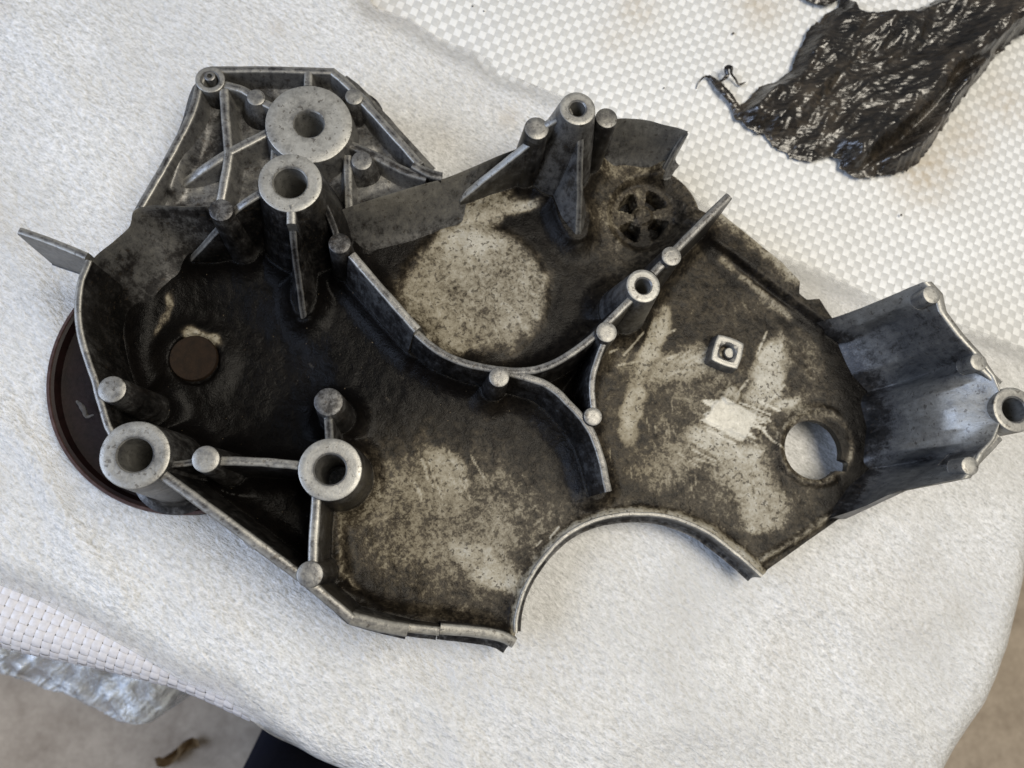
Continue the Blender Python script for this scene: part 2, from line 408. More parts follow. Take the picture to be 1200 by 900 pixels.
def grid_sheet(name, poly, holes, res, zfun, thick, mat, parent=None, attrs=None, post=None, sharp=40):
    """flat sheet cut to polygon (metres), z from zfun(X,Y), with real thickness"""
    P = np.asarray(poly); x0, y0 = P.min(0) - res * 2; x1, y1 = P.max(0) + res * 2
    xs = np.arange(x0, x1, res); ys = np.arange(y0, y1, res)
    X, Y = np.meshgrid(xs, ys)
    def sdf(X, Y):
        d = poly_sd(X, Y, poly)
        for hfn in holes: d = np.maximum(d, -hfn(X, Y))
        return d
    D = sdf(X, Y); ins = D < 0
    q = ins[:-1, :-1] | ins[1:, :-1] | ins[:-1, 1:] | ins[1:, 1:]
    e = res * 0.25
    for _ in range(2):
        Dn = sdf(X, Y); gx = (sdf(X + e, Y) - sdf(X - e, Y)) / (2 * e); gy = (sdf(X, Y + e) - sdf(X, Y - e)) / (2 * e)
        g2 = np.maximum(gx * gx + gy * gy, 0.25)
        mv = np.where(~ins, Dn, 0.0)
        X = X - gx / g2 * mv; Y = Y - gy / g2 * mv
    used = np.zeros(ins.shape, bool)
    used[:-1, :-1] |= q; used[1:, :-1] |= q; used[:-1, 1:] |= q; used[1:, 1:] |= q
    idx = -np.ones(ins.shape, int); idx[used] = np.arange(used.sum())
    Z = zfun(X, Y)
    top = np.stack([X[used], Y[used], Z[used]], 1); n = len(top)
    A = {k: f(X, Y)[used] for k, f in (attrs or {}).items()}
    jj, ii = np.nonzero(q)
    Q = np.stack([idx[jj, ii], idx[jj, ii + 1], idx[jj + 1, ii + 1], idx[jj + 1, ii]], 1)
    if thick:
        bot = top.copy(); bot[:, 2] -= thick
        E = np.concatenate([Q[:, [0, 1]], Q[:, [1, 2]], Q[:, [2, 3]], Q[:, [3, 0]]])
        key = np.sort(E, 1); kk = key[:, 0].astype(np.int64) * (n + 1) + key[:, 1]
        u, inv, cnt = np.unique(kk, return_inverse=True, return_counts=True)
        B = E[cnt[inv] == 1]
        side = np.stack([B[:, 1], B[:, 0], B[:, 0] + n, B[:, 1] + n], 1)
        verts = np.vstack([top, bot]); faces = np.vstack([Q, Q[:, ::-1] + n, side])
        A = {k: np.concatenate([v, v]) for k, v in A.items()}
    else: verts, faces = top, Q
    if post is not None: verts = post(verts)
    me = bpy.data.meshes.new(name)
    me.vertices.add(len(verts)); me.vertices.foreach_set('co', verts.astype(np.float32).ravel())
    me.loops.add(len(faces) * 4); me.loops.foreach_set('vertex_index', faces.astype(np.int32).ravel())
    me.polygons.add(len(faces)); me.polygons.foreach_set('loop_start', np.arange(0, len(faces) * 4, 4, dtype=np.int32))
    me.update(calc_edges=True); me.validate()
    for k, arr in A.items():
        at = me.attributes.new(k, 'FLOAT', 'POINT'); at.data.foreach_set('value', arr.astype(np.float32))
    me.polygons.foreach_set('use_smooth', np.ones(len(me.polygons), bool)); me.set_sharp_from_angle(angle=math.radians(sharp))
    me.materials.append(mat)
    o = bpy.data.objects.new(name, me); COL.objects.link(o)
    if parent is not None: o.parent = parent
    return o
def loft(name, rows, parent, mat, attr_rows, step=0.003, sharp=60, wob=0.0, lin=0.0, caps=False):
    """rows: list of polylines in metres (same count) -> skin; smoothed along each row"""
    K = 40
    R2 = []
    for r in rows:
        c = catmull(np.array(r), 0.001); d = np.r_[0, np.cumsum(np.linalg.norm(np.diff(c, axis=0), axis=1))]
        R2.append(c)
    n = min(max(int(max(len(c) for c in R2)), 20), 260)
    # resample by knot parameter so columns stay matched
    R3 = []
    for r in rows:
        m = len(r); par = np.linspace(0, m - 1, n); cols = np.array(r, float)
        Q = np.vstack([2 * cols[0] - cols[1], cols, 2 * cols[-1] - cols[-2]]); out = []
        for t in par:
            i = min(int(t), m - 2); f = t - i; p0, p1, p2, p3 = Q[i], Q[i + 1], Q[i + 2], Q[i + 3]
            out.append(0.5 * ((2 * p1) + (p2 - p0) * f + (2 * p0 - 5 * p1 + 4 * p2 - p3) * f * f + (3 * p1 - p0 - 3 * p2 + p3) * f ** 3))
        out = np.array(out); ln = np.stack([np.interp(par, np.arange(m), cols[:, a_]) for a_ in range(3)], 1)
        R3.append(out * (1 - lin) + ln * lin)
    V, A, faces = [], [], []
    for i, r in enumerate(R3):
        for k, p in enumerate(r):
            p = p.copy()
            if wob: p += np.array([fnoise(p, 90), fnoise(p, 90, 4), fnoise(p, 90, 9)]) * wob
            V.append(p); A.append(attr_rows[i] if np.isscalar(attr_rows[i]) else float(np.interp(k / (n - 1), np.linspace(0, 1, len(attr_rows[i])), attr_rows[i])))
    for i in range(len(R3) - 1):
        for k in range(n - 1): faces.append((i * n + k, i * n + k + 1, (i + 1) * n + k + 1, (i + 1) * n + k))
    if caps:
        faces.append(tuple(i * n for i in range(len(R3)))); faces.append(tuple(i * n + n - 1 for i in range(len(R3))))
    return mkobj(name, V, faces, mat, parent, {'clean': A}, sharp=sharp)

# ================================================================== the setting
FLOOR = -0.42
o = grid_sheet('floor', [(-3, -3), (3, -3), (3, 3), (-3, 3)], [], 0.5, lambda X, Y: np.full_like(X, FLOOR), 0, M_CONC)
tag(o, kind='structure')

# bench top outline (rounded edge seen at the lower left and the right)
def w2(px, py, z=-0.006): p = W(px, py, z); return (float(p[0]), float(p[1]))
EDGE = [w2(-420, 640), w2(0, 744), w2(105, 768), w2(205, 793), w2(300, 832), w2(420, 884), w2(560, 960), w2(760, 1040), w2(960, 1030),
        w2(1045, 965), w2(1092, 893), w2(1138, 812), w2(1163, 752), w2(1185, 676), w2(1204, 590), w2(1260, 300), w2(1290, -60), w2(1200, -330), w2(300, -400), w2(-420, -300)]
EDGE_A = np.array(EDGE)
RB = 0.014
def drape(verts):
    """bend everything lying past the bench edge down over it"""
    v = np.array(verts, float); X, Y = v[:, 0], v[:, 1]; lift = v[:, 2].copy()
    d = poly_sd(X, Y, EDGE_A); e = 0.0008
    d = d + RB * 0.6
    gx = (poly_sd(X + e, Y, EDGE_A) - poly_sd(X - e, Y, EDGE_A)) / (2 * e); gy = (poly_sd(X, Y + e, EDGE_A) - poly_sd(X, Y - e, EDGE_A)) / (2 * e)
    g = np.maximum(np.hypot(gx, gy), 0.3); gx, gy = gx / g, gy / g
    m = d > 0; Rr = RB
    ang = np.clip(d / Rr, 0, math.pi / 2 * 0.96)
    hx = (Rr + lift) * np.sin(ang); dz = Rr - (Rr + lift) * np.cos(ang) + np.maximum(d - Rr * math.pi / 2 * 0.96, 0)
    hx = hx + np.maximum(d - Rr * math.pi / 2 * 0.96, 0) * 0.06
    nX = X - gx * (d - hx); nY = Y - gy * (d - hx)
    v[:, 0] = np.where(m, nX, X); v[:, 1] = np.where(m, nY, Y); v[:, 2] = np.where(m, -dz, lift)
    return v

bench = empty('work_bench', 'low wooden bench hidden under the white foam and sack', 'bench')
cen = EDGE_A.mean(0)
inset = cen + (EDGE_A - cen) * 0.955
grid_sheet('bench_top', [tuple(p) for p in inset], [], 0.02, lambda X, Y: np.full_like(X, -0.012), 0.045, M_WOOD, bench)
for kx, ky in ((0.12, 0.10), (-0.22, 0.10), (0.12, 0.36), (-0.22, 0.36)):
    c = (kx + 0.03, ky, 0)
    lathe('leg', c, [(0.022, FLOOR, 0), (0.028, -0.058, 0)], bench, M_WOOD, 12, closed=True)

# ------------------------------------------------------------------ woven sack
sack = empty('woven_sack', 'white woven plastic sack with checkered tapes spread under the foam sheet', 'sack')
BIG = EDGE_A.copy(); bc = BIG.mean(0)
BIGP = [tuple(bc + (p - bc) * (1 + 0.10 / np.linalg.norm(p - bc))) for p in BIG]
def stain_at(X, Y):
    U, V = PX(np.stack([X, Y, np.zeros_like(X)], -1))
    s = np.zeros_like(X)
    for (u, v, r1, k) in ((1085, 200, 48, 0.85), (1130, 165, 40, 0.6), (1180, 120, 40, 0.5), (745, 12, 30, 0.5), (720, 45, 26, 0.28), (890, 5, 40, 0.6), (1100, 60, 40, 0.3), (445, 6, 30, 0.5)):
        s = np.maximum(s, k * np.exp(-((U - u) ** 2 + (V - v) ** 2) / (2 * (r1 * 0.6) ** 2)))
    return s
grid_sheet('sack_lining', BIGP, [], 0.006, lambda X, Y: np.full_like(X, -0.0022), 0, M_BACK, sack, {'stain': stain_at}, drape)
# weave axes, from the photo
p0 = W(960, 275, 0.0); pa = W(960 + 79, 275 + 33, 0.0); pb = W(960 - 27, 275 + 80, 0.0)
va = (pa - p0)[:2] / 10; vb = (pb - p0)[:2] / 10
CELL = (np.linalg.norm(va) + np.linalg.norm(vb)) / 2
ua = va / np.linalg.norm(va); ub = np.array([-ua[1], ua[0]])
if ub @ vb < 0: ub = -ub
def tape_set(region, mats, hws=(0.50, 0.44), amp=0.00014):
    R_ = np.array([w2(*p, z=0.0) for p in region]) - p0[:2]
    ca, cb = R_ @ ua / CELL, R_ @ ub / CELL
    a0, a1, b0, b1 = int(ca.min()) - 1, int(ca.max()) + 1, int(cb.min()) - 1, int(cb.max()) + 1
    Rp = np.stack([ca, cb], 1)
    for fam in (0, 1):
        lo, hi = (b0, b1) if fam == 0 else (a0, a1)
        for i in range(lo, hi + 1):
            # extent of this tape inside the region
            ts = np.arange(a0 if fam == 0 else b0, (a1 if fam == 0 else b1) + 1, 0.5)
            A_, B_ = (ts, np.full_like(ts, i)) if fam == 0 else (np.full_like(ts, i), ts)
            ok = poly_sd(A_, B_, Rp) < 1.5
            if ok.sum() < 4: continue
            t0, t1 = ts[ok].min(), ts[ok].max()
            t = np.arange(t0, t1 + 0.01, 0.25); hw = hws[fam]
            wv = random.uniform(-0.03, 0.03)
            V = []; rows = (-1, -0.8, 0.0, 0.8, 1)
            nt_ = len(t)
            par = np.cos(np.pi * (t + i)) * (1 if fam == 0 else -1)
            zc = amp * np.sign(par) * np.abs(par) ** 0.6
            for s in rows:
                off = i + wv + s * hw * (1 + (0.10 if fam == 0 else 0.03) * par) + 0.02 * np.sin(t * 0.7 + i * 1.9)
                zz = zc - (0.00007 if abs(s) == 1 else 0.0) + (0.00006 if s == 0 else 0)
                AA, BB = (t, off) if fam == 0 else (off, t)
                xy = p0[:2] + CELL * (AA[:, None] * ua + BB[:, None] * ub)
                V.append(np.concatenate([xy, (zz + 0.0002 + 0.0)[:, None]], 1))
            V = np.vstack(V)
            w0, w1 = gnoise(V[:, 0], V[:, 1], 45, 71), gnoise(V[:, 0], V[:, 1], 45, 72); V[:, 0] += 0.0016 * w0; V[:, 1] += 0.0016 * w1
            V[:, 2] += 0.0009 * gnoise(V[:, 0], V[:, 1], 60, 3)
            st = stain_at(V[:, 0], V[:, 1])
            V = drape(V)
            V = np.round(V, 7)
            f = [(r * nt_ + k, r * nt_ + k + 1, (r + 1) * nt_ + k + 1, (r + 1) * nt_ + k) for r in range(4) for k in range(nt_ - 1)]
            me = bpy.data.meshes.new('woven_tape'); me.from_pydata(V.tolist(), [], f)
            me.polygons.foreach_set('use_smooth', [True] * len(f))
            at = me.attributes.new('stain', 'FLOAT', 'POINT'); at.data.foreach_set('value', st.astype(np.float32))
            me.materials.append(mats[fam])
            ob = bpy.data.objects.new('woven_tape', me); COL.objects.link(ob); ob.parent = sack
tape_set([(405, -25), (1230, -25), (1230, 465), (1120, 425), (1000, 395), (860, 330), (770, 240), (620, 170), (500, 110), (400, 40)], (M_T1, M_T2))
tape_set([(-25, 668), (60, 700), (180, 755), (275, 800), (330, 850), (250, 842), (100, 800), (-25, 770)], (M_T3, M_T3), (0.39, 0.46), 0.00032)

# ------------------------------------------------------------------ foam sheet
FO = [w2(-420, 520, .001), w2(-60, 655, .001), w2(0, 686, .001), w2(45, 704, .001), w2(100, 733, .001), w2(160, 766, .001), w2(215, 797, .001), w2(265, 815, .001), w2(330, 880, .001)]
FO += [w2(*p) for p in ((430, 990), (600, 1080), (900, 1170), (1120, 1090), (1210, 960), (1290, 780), (1330, 560), (1330, 455))]
FO += [w2(*p, z=.001) for p in ((1200, 407), (1120, 378), (1030, 350), (960, 318), (900, 296), (868, 272), (820, 235), (770, 190), (730, 158), (690, 128), (640, 106), (590, 84), (560, 60), (520, 48), (480, 22), (440, 12), (415, -25), (300, -420), (-420, -320))]
def crease(X, Y):
    U, V = PX(np.stack([X, Y, np.zeros_like(X)], -1)); z = np.zeros_like(X)
    U = U + 10 * gnoise(U, V, 0.02, 81); V = V + 10 * gnoise(U, V, 0.02, 82)
    for pts, wd, am in (([(-40, 440), (40, 540), (110, 650), (150, 700)], 16, 2.6), ([(-30, 250), (40, 330), (60, 380)], 18, 2.0), ([(560, 800), (720, 850), (900, 850)], 26, 2.4), ([(930, 700), (1010, 740), (1090, 720)], 24, 2.2),
                        ([(20, 20), (120, 130), (190, 150)], 22, 1.8), ([(430, 760), (540, 850), (560, 920)], 22, 2.0), ([(1010, 800), (1060, 860)], 18, 2.0), ([(250, 720), (330, 770), (420, 790)], 18, 1.6)):
        z += am / 1000 * np.exp(-(line_d(U, V, pts) / wd) ** 2)
    return z
def foam_thin(X, Y): return 1 - sstep(-poly_sd(X, Y, FO), 0.0, 0.014)
def foam_z(X, Y):
    D = poly_sd(X, Y, FO)
    return 0.0032 + 0.0021 * gnoise(X, Y, 34, 11) + 0.0006 * gnoise(X * 0.5 + Y * 0.86, (Y * 0.5 - X * 0.86) * 0.4, 90, 15) + 0.0004 * gnoise(X, Y, 130, 12) - 0.0016 * sstep(D, -0.012, 0.0) + crease(X, Y)
def foam_stain(X, Y):
    U, V = PX(np.stack([X, Y, np.zeros_like(X)], -1)); s = np.zeros_like(X)
    for (u, v, r1, k) in ((430, 135, 16, 0.8), (455, 165, 16, 0.7), (595, 142, 12, 0.7), (325, 40, 9, 0.5), (8, 15, 14, 0.5), (905, 760, 22, 0.25), (1050, 690, 60, 0.22), (440, 30, 30, 0.18), (640, 820, 60, 0.10), (930, 720, 40, 0.14), (260, 700, 40, 0.10), (520, 170, 18, 0.25), (160, 210, 30, 0.12), (1010, 640, 20, 0.2), (620, 790, 14, 0.2)):
        s = np.maximum(s, k * np.exp(-((U - u) ** 2 + (V - v) ** 2) / (2 * (r1 * 0.8) ** 2)))
    return s
foam = grid_sheet('foam_sheet', FO, [], 0.0021, foam_z, 0.0008, MF, None, {'stain': foam_stain, 'thin': foam_thin}, drape, sharp=70)
tag(foam, 'thin white foam packing sheet draped over the bench beneath the metal casting', 'foam sheet')

# ================================================================== the casting
cast = empty('engine_bracket', 'oily cast aluminium engine bracket with bosses, ribs and a dark pulley beneath', 'engine bracket')
cast.location = (0, 0, 0)

OUT = [(100, 305, 44), (90, 350, 45), (95, 400, 45), (110, 445, 45), (124, 492, 46), (145, 548, 47), (200, 563, 46), (280, 622, 45), (360, 682, 43), (412, 728, 38), (480, 741, 28), (515, 743, 22), (600, 756, 10),
       (604, 742, 4), (607, 715, 4), (620, 680, 4), (645, 645, 4), (675, 620, 4), (710, 606, 4), (750, 602, 4), (790, 607, 4), (830, 624, 4), (862, 648, 4), (893, 675, 2),
       (940, 640, 0), (985, 608, 0), (1012, 592, 0), (1040, 565, 0), (1042, 500, 0), (1036, 440, 0), (1005, 390, 0), (972, 374, 2),
       (957, 352, 2), (943, 353, 2), (934, 346, 2), (936, 331, 3), (915, 309, 3), (842, 250, 3), (824, 254, 0), (804, 244, 0), (786, 226, 0), (776, 207, 2),
       (790, 170, 12), (760, 142, 24), (725, 139, 25), (690, 148, 25), (650, 160, 25), (600, 177, 25), (530, 206, 25), (460, 226, 25), (390, 248, 25), (330, 247, 25), (245, 243, 25), (165, 244, 25), (150, 268, 28), (112, 300, 36)]
OUTP = []
for q in OUT:
    p = WP(*q); OUTP.append((float(p[0]), float(p[1])))
def circ(px, py, h, r):
    c = WP(px, py, h); rr = r * mmat(px, py, c[2]); return lambda X, Y: np.hypot(X - c[0], Y - c[1]) - rr
def uv(X, Y): return PX(np.stack([X, Y, np.full_like(X, ZP)], -1))
hole_c = circ(953, 527, 0, 35)
notch_p = [WP(*q)[:2] for q in ((975, 534, 0), (994, 542, 0), (992, 553, 0), (970, 551, 0))]
bk = circ(386, 550, 46, 17); bl = circ(158, 533, 48, 19)
holes = [lambda X, Y: np.minimum(hole_c(X, Y), poly_sd(X, Y, notch_p)), bk, bl]
ARC = [(604, 742), (607, 715), (620, 680), (645, 645), (675, 620), (710, 606), (750, 602), (790, 607), (830, 624), (862, 648), (893, 675)]
def floor_h(X, Y):
    U, V = uv(X, Y); h = np.zeros_like(X)
    h += 2.2 * (1 - sstep(line_d(U, V, ARC), 4, 11))                                   # rolled lip of the big arc
    fl = line_d(U, V, [(822, 282), (895, 345), (962, 388)])                            # stepped flange, upper right
    side = (U - 822) * 0.60 - (V - 282) * 0.80
    h += 4.5 * sstep(side, -2, 7) * sstep(U, 780, 815)
    h += 1.3 * np.exp(-(fl / 5) ** 2)
    g = line_d(U, V, [(893, 655), (930, 634), (975, 603)])
    h += 2.0 * np.exp(-(g / 4) ** 2)
    side2 = (U - 893) * 0.57 + (V - 655) * 0.82
    h -= 1.6 * sstep(side2, 2, 8) * sstep(U, 880, 895)
    h += 1.2 * (1 - sstep(np.hypot((U - 556) / 90, (V - 345) / 84), 0.9, 1.03))        # round pad in the upper pocket
    pit = 1 - sstep(np.hypot((U - 250) / 140, (V - 440) / 105), 0.6, 1.1)
    h -= 4 * pit
    P5 = [(398, 600), (404, 688), (455, 716), (598, 728), (640, 640), (720, 585), (640, 520), (520, 500), (420, 520)]
    h += 1.6 * np.exp(-(line_d(U, V, [(398, 610), (404, 688), (455, 714), (520, 722)]) / 5) ** 2)
    # hub with four windows
    r = np.hypot(U - 756, V - 250); an = np.arctan2(V - 250, U - 756)
    h += -4.0 * (1 - sstep(r, 36, 46))
    win = sstep(r, 13, 16) * (1 - sstep(r, 27, 31)) * sstep(np.abs(np.sin(2 * (an + 0.12))) + 0.12 * gnoise(U, V, 0.15, 77), 0.55, 0.75)
    h -= 14 * win
    h += 1.6 * (1 - sstep(r, 9, 11))
    # ring round the oval hole
    rh = np.hypot(U - 957, V - 523)
    h += 1.2 * np.exp(-((rh - 44) / 4.0) ** 2) * sstep(np.hypot(U - 992, V - 548), 12, 22) * (1 - sstep(U, 974, 990))
    # bolt seat in the left pocket
    rb_ = np.hypot(U - 226, V - 420)
    h += 2.0 * (1 - sstep(rb_, 34, 60)) - 2.0 * (1 - sstep(rb_, 28, 31))
    # raised ghost patch and a filled-in label pad near the nut
    h += 0.7 * (1 - sstep(np.hypot(U - 857, V - 463), 10, 12))
    P6 = [(822, 492), (846, 462), (900, 490), (884, 518)]
    h += 0.5 * (1 - sstep(poly_sd(U, V, P6), -2, 1))
    h += 0.22 * gnoise(U, V, 0.09, 21) + 0.10 * gnoise(U, V, 0.3, 22)
    return ZP + h / 1000
def blob(U, V, cx, cy, rx, ry, rot=0, soft=0.45):
    c, s = math.cos(math.radians(rot)), math.sin(math.radians(rot))
    x = (U - cx) * c + (V - cy) * s; y = -(U - cx) * s + (V - cy) * c
    return 1 - sstep(np.hypot(x / rx, y / ry), 1 - soft, 1 + soft * 0.6)
def floor_clean(X, Y):
    U, V = uv(X, Y)
    U2 = U + 7 * gnoise(U, V, 0.06, 31) + 3 * gnoise(U, V, 0.2, 33); V2 = V + 7 * gnoise(U, V, 0.06, 32) + 3 * gnoise(U, V, 0.2, 34)
    c = 0.07 + 0.06 * gnoise(U, V, 0.02, 35)
    c = c + 0.16 * sstep(U, 400, 560) + 0.20 * sstep(U, 640, 760) + 0.10 * gnoise(U, V, 0.05, 36) * sstep(U, 420, 600)
    def add(c, b, v): return np.maximum(c, c + (v - c) * b)
    c = add(c, blob(U2, V2, 553, 345, 92, 82, 0, 0.22), 0.86)
    c = add(c, blob(U2, V2, 545, 285, 40, 22, -10, 0.5), 1.12)
    c = add(c, blob(U2, V2, 575, 248, 40, 14, -22, 0.6), 0.95)
    c = add(c, blob(U2, V2, 610, 245, 22, 10, -15, 0.6), 1.0)
    c = add(c, blob(U2, V2, 520, 612, 160, 112, 10, 0.75), 0.78)
    c = add(c, blob(U2, V2, 575, 665, 42, 24, 30, 0.5), 1.12)
    c = add(c, blob(U2, V2, 520, 545, 40, 18, 50, 0.6), 0.98)
    c = add(c, blob(U2, V2, 725, 245, 38, 60, 20, 0.6), 0.62)
    c = add(c, blob(U2, V2, 740, 190, 60, 18, 0, 0.6), 0.75)
    c = add(c, blob(U2, V2, 840, 490, 140, 115, 10, 0.9), 0.64)
    c = add(c, blob(U2, V2, 764, 400, 15, 44, 16, 0.35), 1.22)
    c = add(c, blob(U2, V2, 742, 480, 15, 46, 6, 0.4), 1.10)
    c = add(c, blob(U2, V2, 800, 428, 50, 20, -22, 0.5), 0.98)
    c = add(c, blob(U2, V2, 900, 440, 20, 52, 22, 0.4), 1.16)
    c = add(c, blob(U2, V2, 850, 520, 48, 14, 24, 0.4), 1.24)
    c = add(c, blob(U2, V2, 872, 556, 36, 30, 20, 0.5), 1.02)
    c = add(c, blob(U2, V2, 895, 590, 34, 38, 10, 0.5), 0.98)
    c = add(c, blob(U2, V2, 965, 425, 30, 26, 0, 0.7), 0.62)
    c = add(c, blob(U2, V2, 790, 540, 50, 30, -15, 0.7), 0.78)
    c = add(c, blob(U2, V2, 920, 470, 18, 8, -30, 0.5), 1.1)
    c = add(c, blob(U2, V2, 235, 393, 28, 9, 15, 0.4), 1.05)
    c = add(c, blob(U2, V2, 188, 370, 6, 26, 25, 0.5), 0.8)
    # scraped strokes
    r = np.random.default_rng(5)
    def strokes(cx, cy, sx, sy, ang, n, L, v, w=1.2):
        nonlocal c
        for _ in range(n):
            x, y = cx + r.normal() * sx, cy + r.normal() * sy; t = math.radians(ang + r.normal() * 9); l = L * r.uniform(0.4, 1.2)
            d = seg_dist(U, V, x, y, x + l * math.cos(t), y + l * math.sin(t))
            c = add(c, 1 - sstep(d, w * 0.4, w * 1.5), v)
    strokes(850, 485, 22, 12, 24, 34, 34, 1.5); strokes(835, 515, 24, 8, 26, 22, 34, 1.2, 0.9)
    strokes(785, 520, 26, 22, 82, 40, 20, 0.85, 0.9); strokes(520, 545, 20, 16, 60, 14, 26, 1.15); strokes(895, 430, 12, 26, 120, 14, 26, 1.25)
    strokes(640, 660, 12, 10, -50, 8, 18, 1.15); strokes(780, 425, 34, 10, -20, 14, 30, 1.15)
    strokes(450, 470, 90, 60, 40, 10, 8, 0.6, 0.8)
    P6 = [(822, 492), (846, 466), (886, 488), (870, 516)]
    c = add(c, 1 - sstep(poly_sd(U2 * 0.35 + U * 0.65, V2 * 0.35 + V * 0.65, P6), -2, 2), 1.55)
    c = c * (1 - 0.72 * sstep(U + 8 * gnoise(U, V, 0.06, 91), 958, 1000)) * (1 - 0.6 * (1 - sstep(line_d(U2, V2, [(822, 282), (895, 345), (975, 398)]), 3, 16)))
    # wiped rims
    c = add(c, 1 - sstep(line_d(U, V, ARC), 5, 11), 1.05)
    c = add(c, np.exp(-(line_d(U, V, [(845, 256), (890, 293), (930, 330)]) / 9) ** 2), 0.95)
    c = add(c, np.exp(-(line_d(U, V, [(845, 305), (900, 352), (925, 372)]) / 5) ** 2), 0.85)
    c = add(c, np.exp(-(line_d(U, V, [(893, 655), (930, 634), (965, 610)]) / 5) ** 2), 0.85)
    c = add(c, np.exp(-(line_d(U, V, [(398, 600), (402, 670), (420, 690)]) / 3) ** 2), 0.7)
    rr = np.hypot(U - 957, V - 523); c = add(c, np.exp(-((rr - 41) / 4) ** 2), 0.65)
    c = add(c, 1 - sstep(np.hypot(U - 857, V - 463), 8, 11), 1.0)
    return c

# sloping upper wall of the pocket
TOP = [(96, 345, 44), (99, 318, 41), (112, 300, 36), (150, 268, 28), (165, 244, 26), (245, 243, 25), (330, 247, 25), (390, 248, 25), (460, 226, 25), (530, 206, 25), (600, 177, 25), (650, 160, 25), (690, 148, 25), (725, 139, 25), (760, 142, 25), (788, 149, 25), (806, 154, 25)]
BAS = [(150, 395), (160, 372), (175, 355), (195, 335), (225, 320), (275, 315), (335, 315), (400, 305), (470, 288), (545, 262), (610, 235), (655, 215), (690, 203), (715, 197), (742, 196), (765, 200), (780, 208)]
rows, arow = [], []
Tm = np.array([WP(*q) for q in TOP]); Bm = np.array([WP(u, v, 0) for u, v in BAS])
cl = [0.2, 0.35, 0.7, 0.85, 0.75, 0.5, 0.35, 0.7, 1.15, 1.0, 0.6, 0.5, 0.6, 1.05, 1.25, 1.2, 1.2]
down = Tm.copy(); down[:, 2] = ZP - 0.006; rows.append(down); arow.append(0.5)
back = Tm + (Tm - Bm) * np.array([0.05, 0.05, 0]); back[:, 2] = Tm[:, 2] - 0.0012
rows[0][:, :2] = back[:, :2]
rows.append(back); arow.append(1.0)
lip = Tm.copy(); lip[:, 2] += 0.0002; rows.append(lip); arow.append([x + 0.25 for x in cl])
for s in (0.05, 0.12, 0.22, 0.35, 0.5, 0.65, 0.8, 0.92, 1.0):
    r_ = Tm * (1 - s) + Bm * s; r_[:, 2] = ZP + (Tm[:, 2] - ZP) * (1 - s) ** 1.75 - 0.0006 * (s > 0.95)
    rows.append(r_); arow.append([max(0.12, x * (1 - 0.5 * s)) + 0.1 * math.sin(9 * s + i) for i, x in enumerate(cl)])
loft('sloped_wall', rows, cast, MW, arow, wob=0.0004)

# rims and ribs ----------------------------------------------------
wall('rim_wall', [(104, 305, 44), (93, 335, 45), (91, 370, 45), (97, 405, 45), (110, 445, 45), (126, 500, 46), (140, 520, 46)], 1.4, 3.4, cast, zb=-8, top=1.15, side=0.22)
wall('rim_wall', [(190, 556, 46), (280, 622, 45), (360, 682, 43), (412, 726, 38)], 2.1, 3.4, cast, zb=-6, top=1.1, side=0.3, linear=True)
wall('rim_wall', [(411, 725, 38), (445, 733, 33), (478, 739, 28)], 2.6, 3.0, cast, zb=-6, top=1.25, side=0.55)
wall('rim_wall', [(478, 736, 24), (515, 740, 20)], 1.8, 2.2, cast, zb=-6, top=1.15, side=0.5)
wall('rim_wall', [(516, 737, 18), (560, 741, 13), (588, 746, 10), (603, 754, 8)], 2.3, 2.7, cast, zb=-6, top=1.35, side=0.5)
wall('arc_lip', [(u, v, 4.6) for u, v in ARC], 1.0, 1.3, cast, zb=-6, fil=2.5, top=1.2, side=0.6)
wall('rib', [(228, 540, 45), (240, 540, 45), (300, 541, 44), (356, 546, 44)], 1.8, 3.0, cast, top=1.1, side=0.3)
wall('rib', [(190, 545, 44), (215, 543, 43), (232, 540, 43)], 1.3, 2.2, cast, top=0.7, side=0.35)
wall('rib', [(371, 580, 44), (368, 620, 44), (366, 668, 43)], 2.0, 3.2, cast, top=1.15, side=0.35)
wall('rib', [(384, 488, 38), (387, 525, 43)], 1.8, 2.5, cast, top=0.9, side=0.5)
wall('rib', [(412, 298, 33), (450, 342, 32), (489, 386, 31)], 2.0, 6.5, cast, top=1.2, side=0.5)
wall('rib', [(486, 388, 27), (512, 410, 27), (545, 425, 27), (585, 433, 28), (622, 434, 29), (652, 424, 31), (686, 402, 34), (716, 374, 37), (745, 345, 40)], 1.7, 4.4, cast, top=0.95, side=0.3)
wall('rib', [(766, 320, 41), (787, 298, 42), (820, 264, 43), (855, 229, 44)], 1.9, 4.0, cast, top=0.9, side=0.4)
wall('rib', [(590, 435, 28), (640, 450, 29), (670, 476, 30), (692, 503, 30), (705, 538, 29), (713, 576, 26)], 1.7, 4.8, cast, top=1.0, side=0.34)
wall('rib', [(712, 392, 36), (700, 422, 33), (694, 450, 32), (697, 488, 31)], 1.4, 2.6, cast, top=1.0, side=0.4)
wall('rib', [(342, 250, 53), (344, 285, 42), (350, 330, 22), (357, 380, 1.5)], 1.5, 6.0, cast, top=0.8, side=0.3)
wall('rib', [(312, 222, 51), (280, 242, 48), (255, 268, 34), (238, 287, 20), (222, 304, 4)], 1.7, 3.6, cast, top=1.1, side=0.25)
wall('rib', [(372, 225, 50), (385, 250, 42), (398, 285, 34)], 1.4, 3.0, cast, top=0.5, side=0.3)
wall('rib', [(681, 138, 55), (680, 190, 38), (679, 240, 19), (677, 288, 1)], 1.5, 8.0, cast, top=1.0, side=0.68)
wall('rib', [(670, 130, 54), (650, 140, 51), (628, 152, 46)], 1.8, 5.0, cast, top=1.2, side=0.62)
wall('rib', [(690, 138, 42), (710, 145, 42)], 1.5, 3.0, cast, top=0.6, side=0.3)
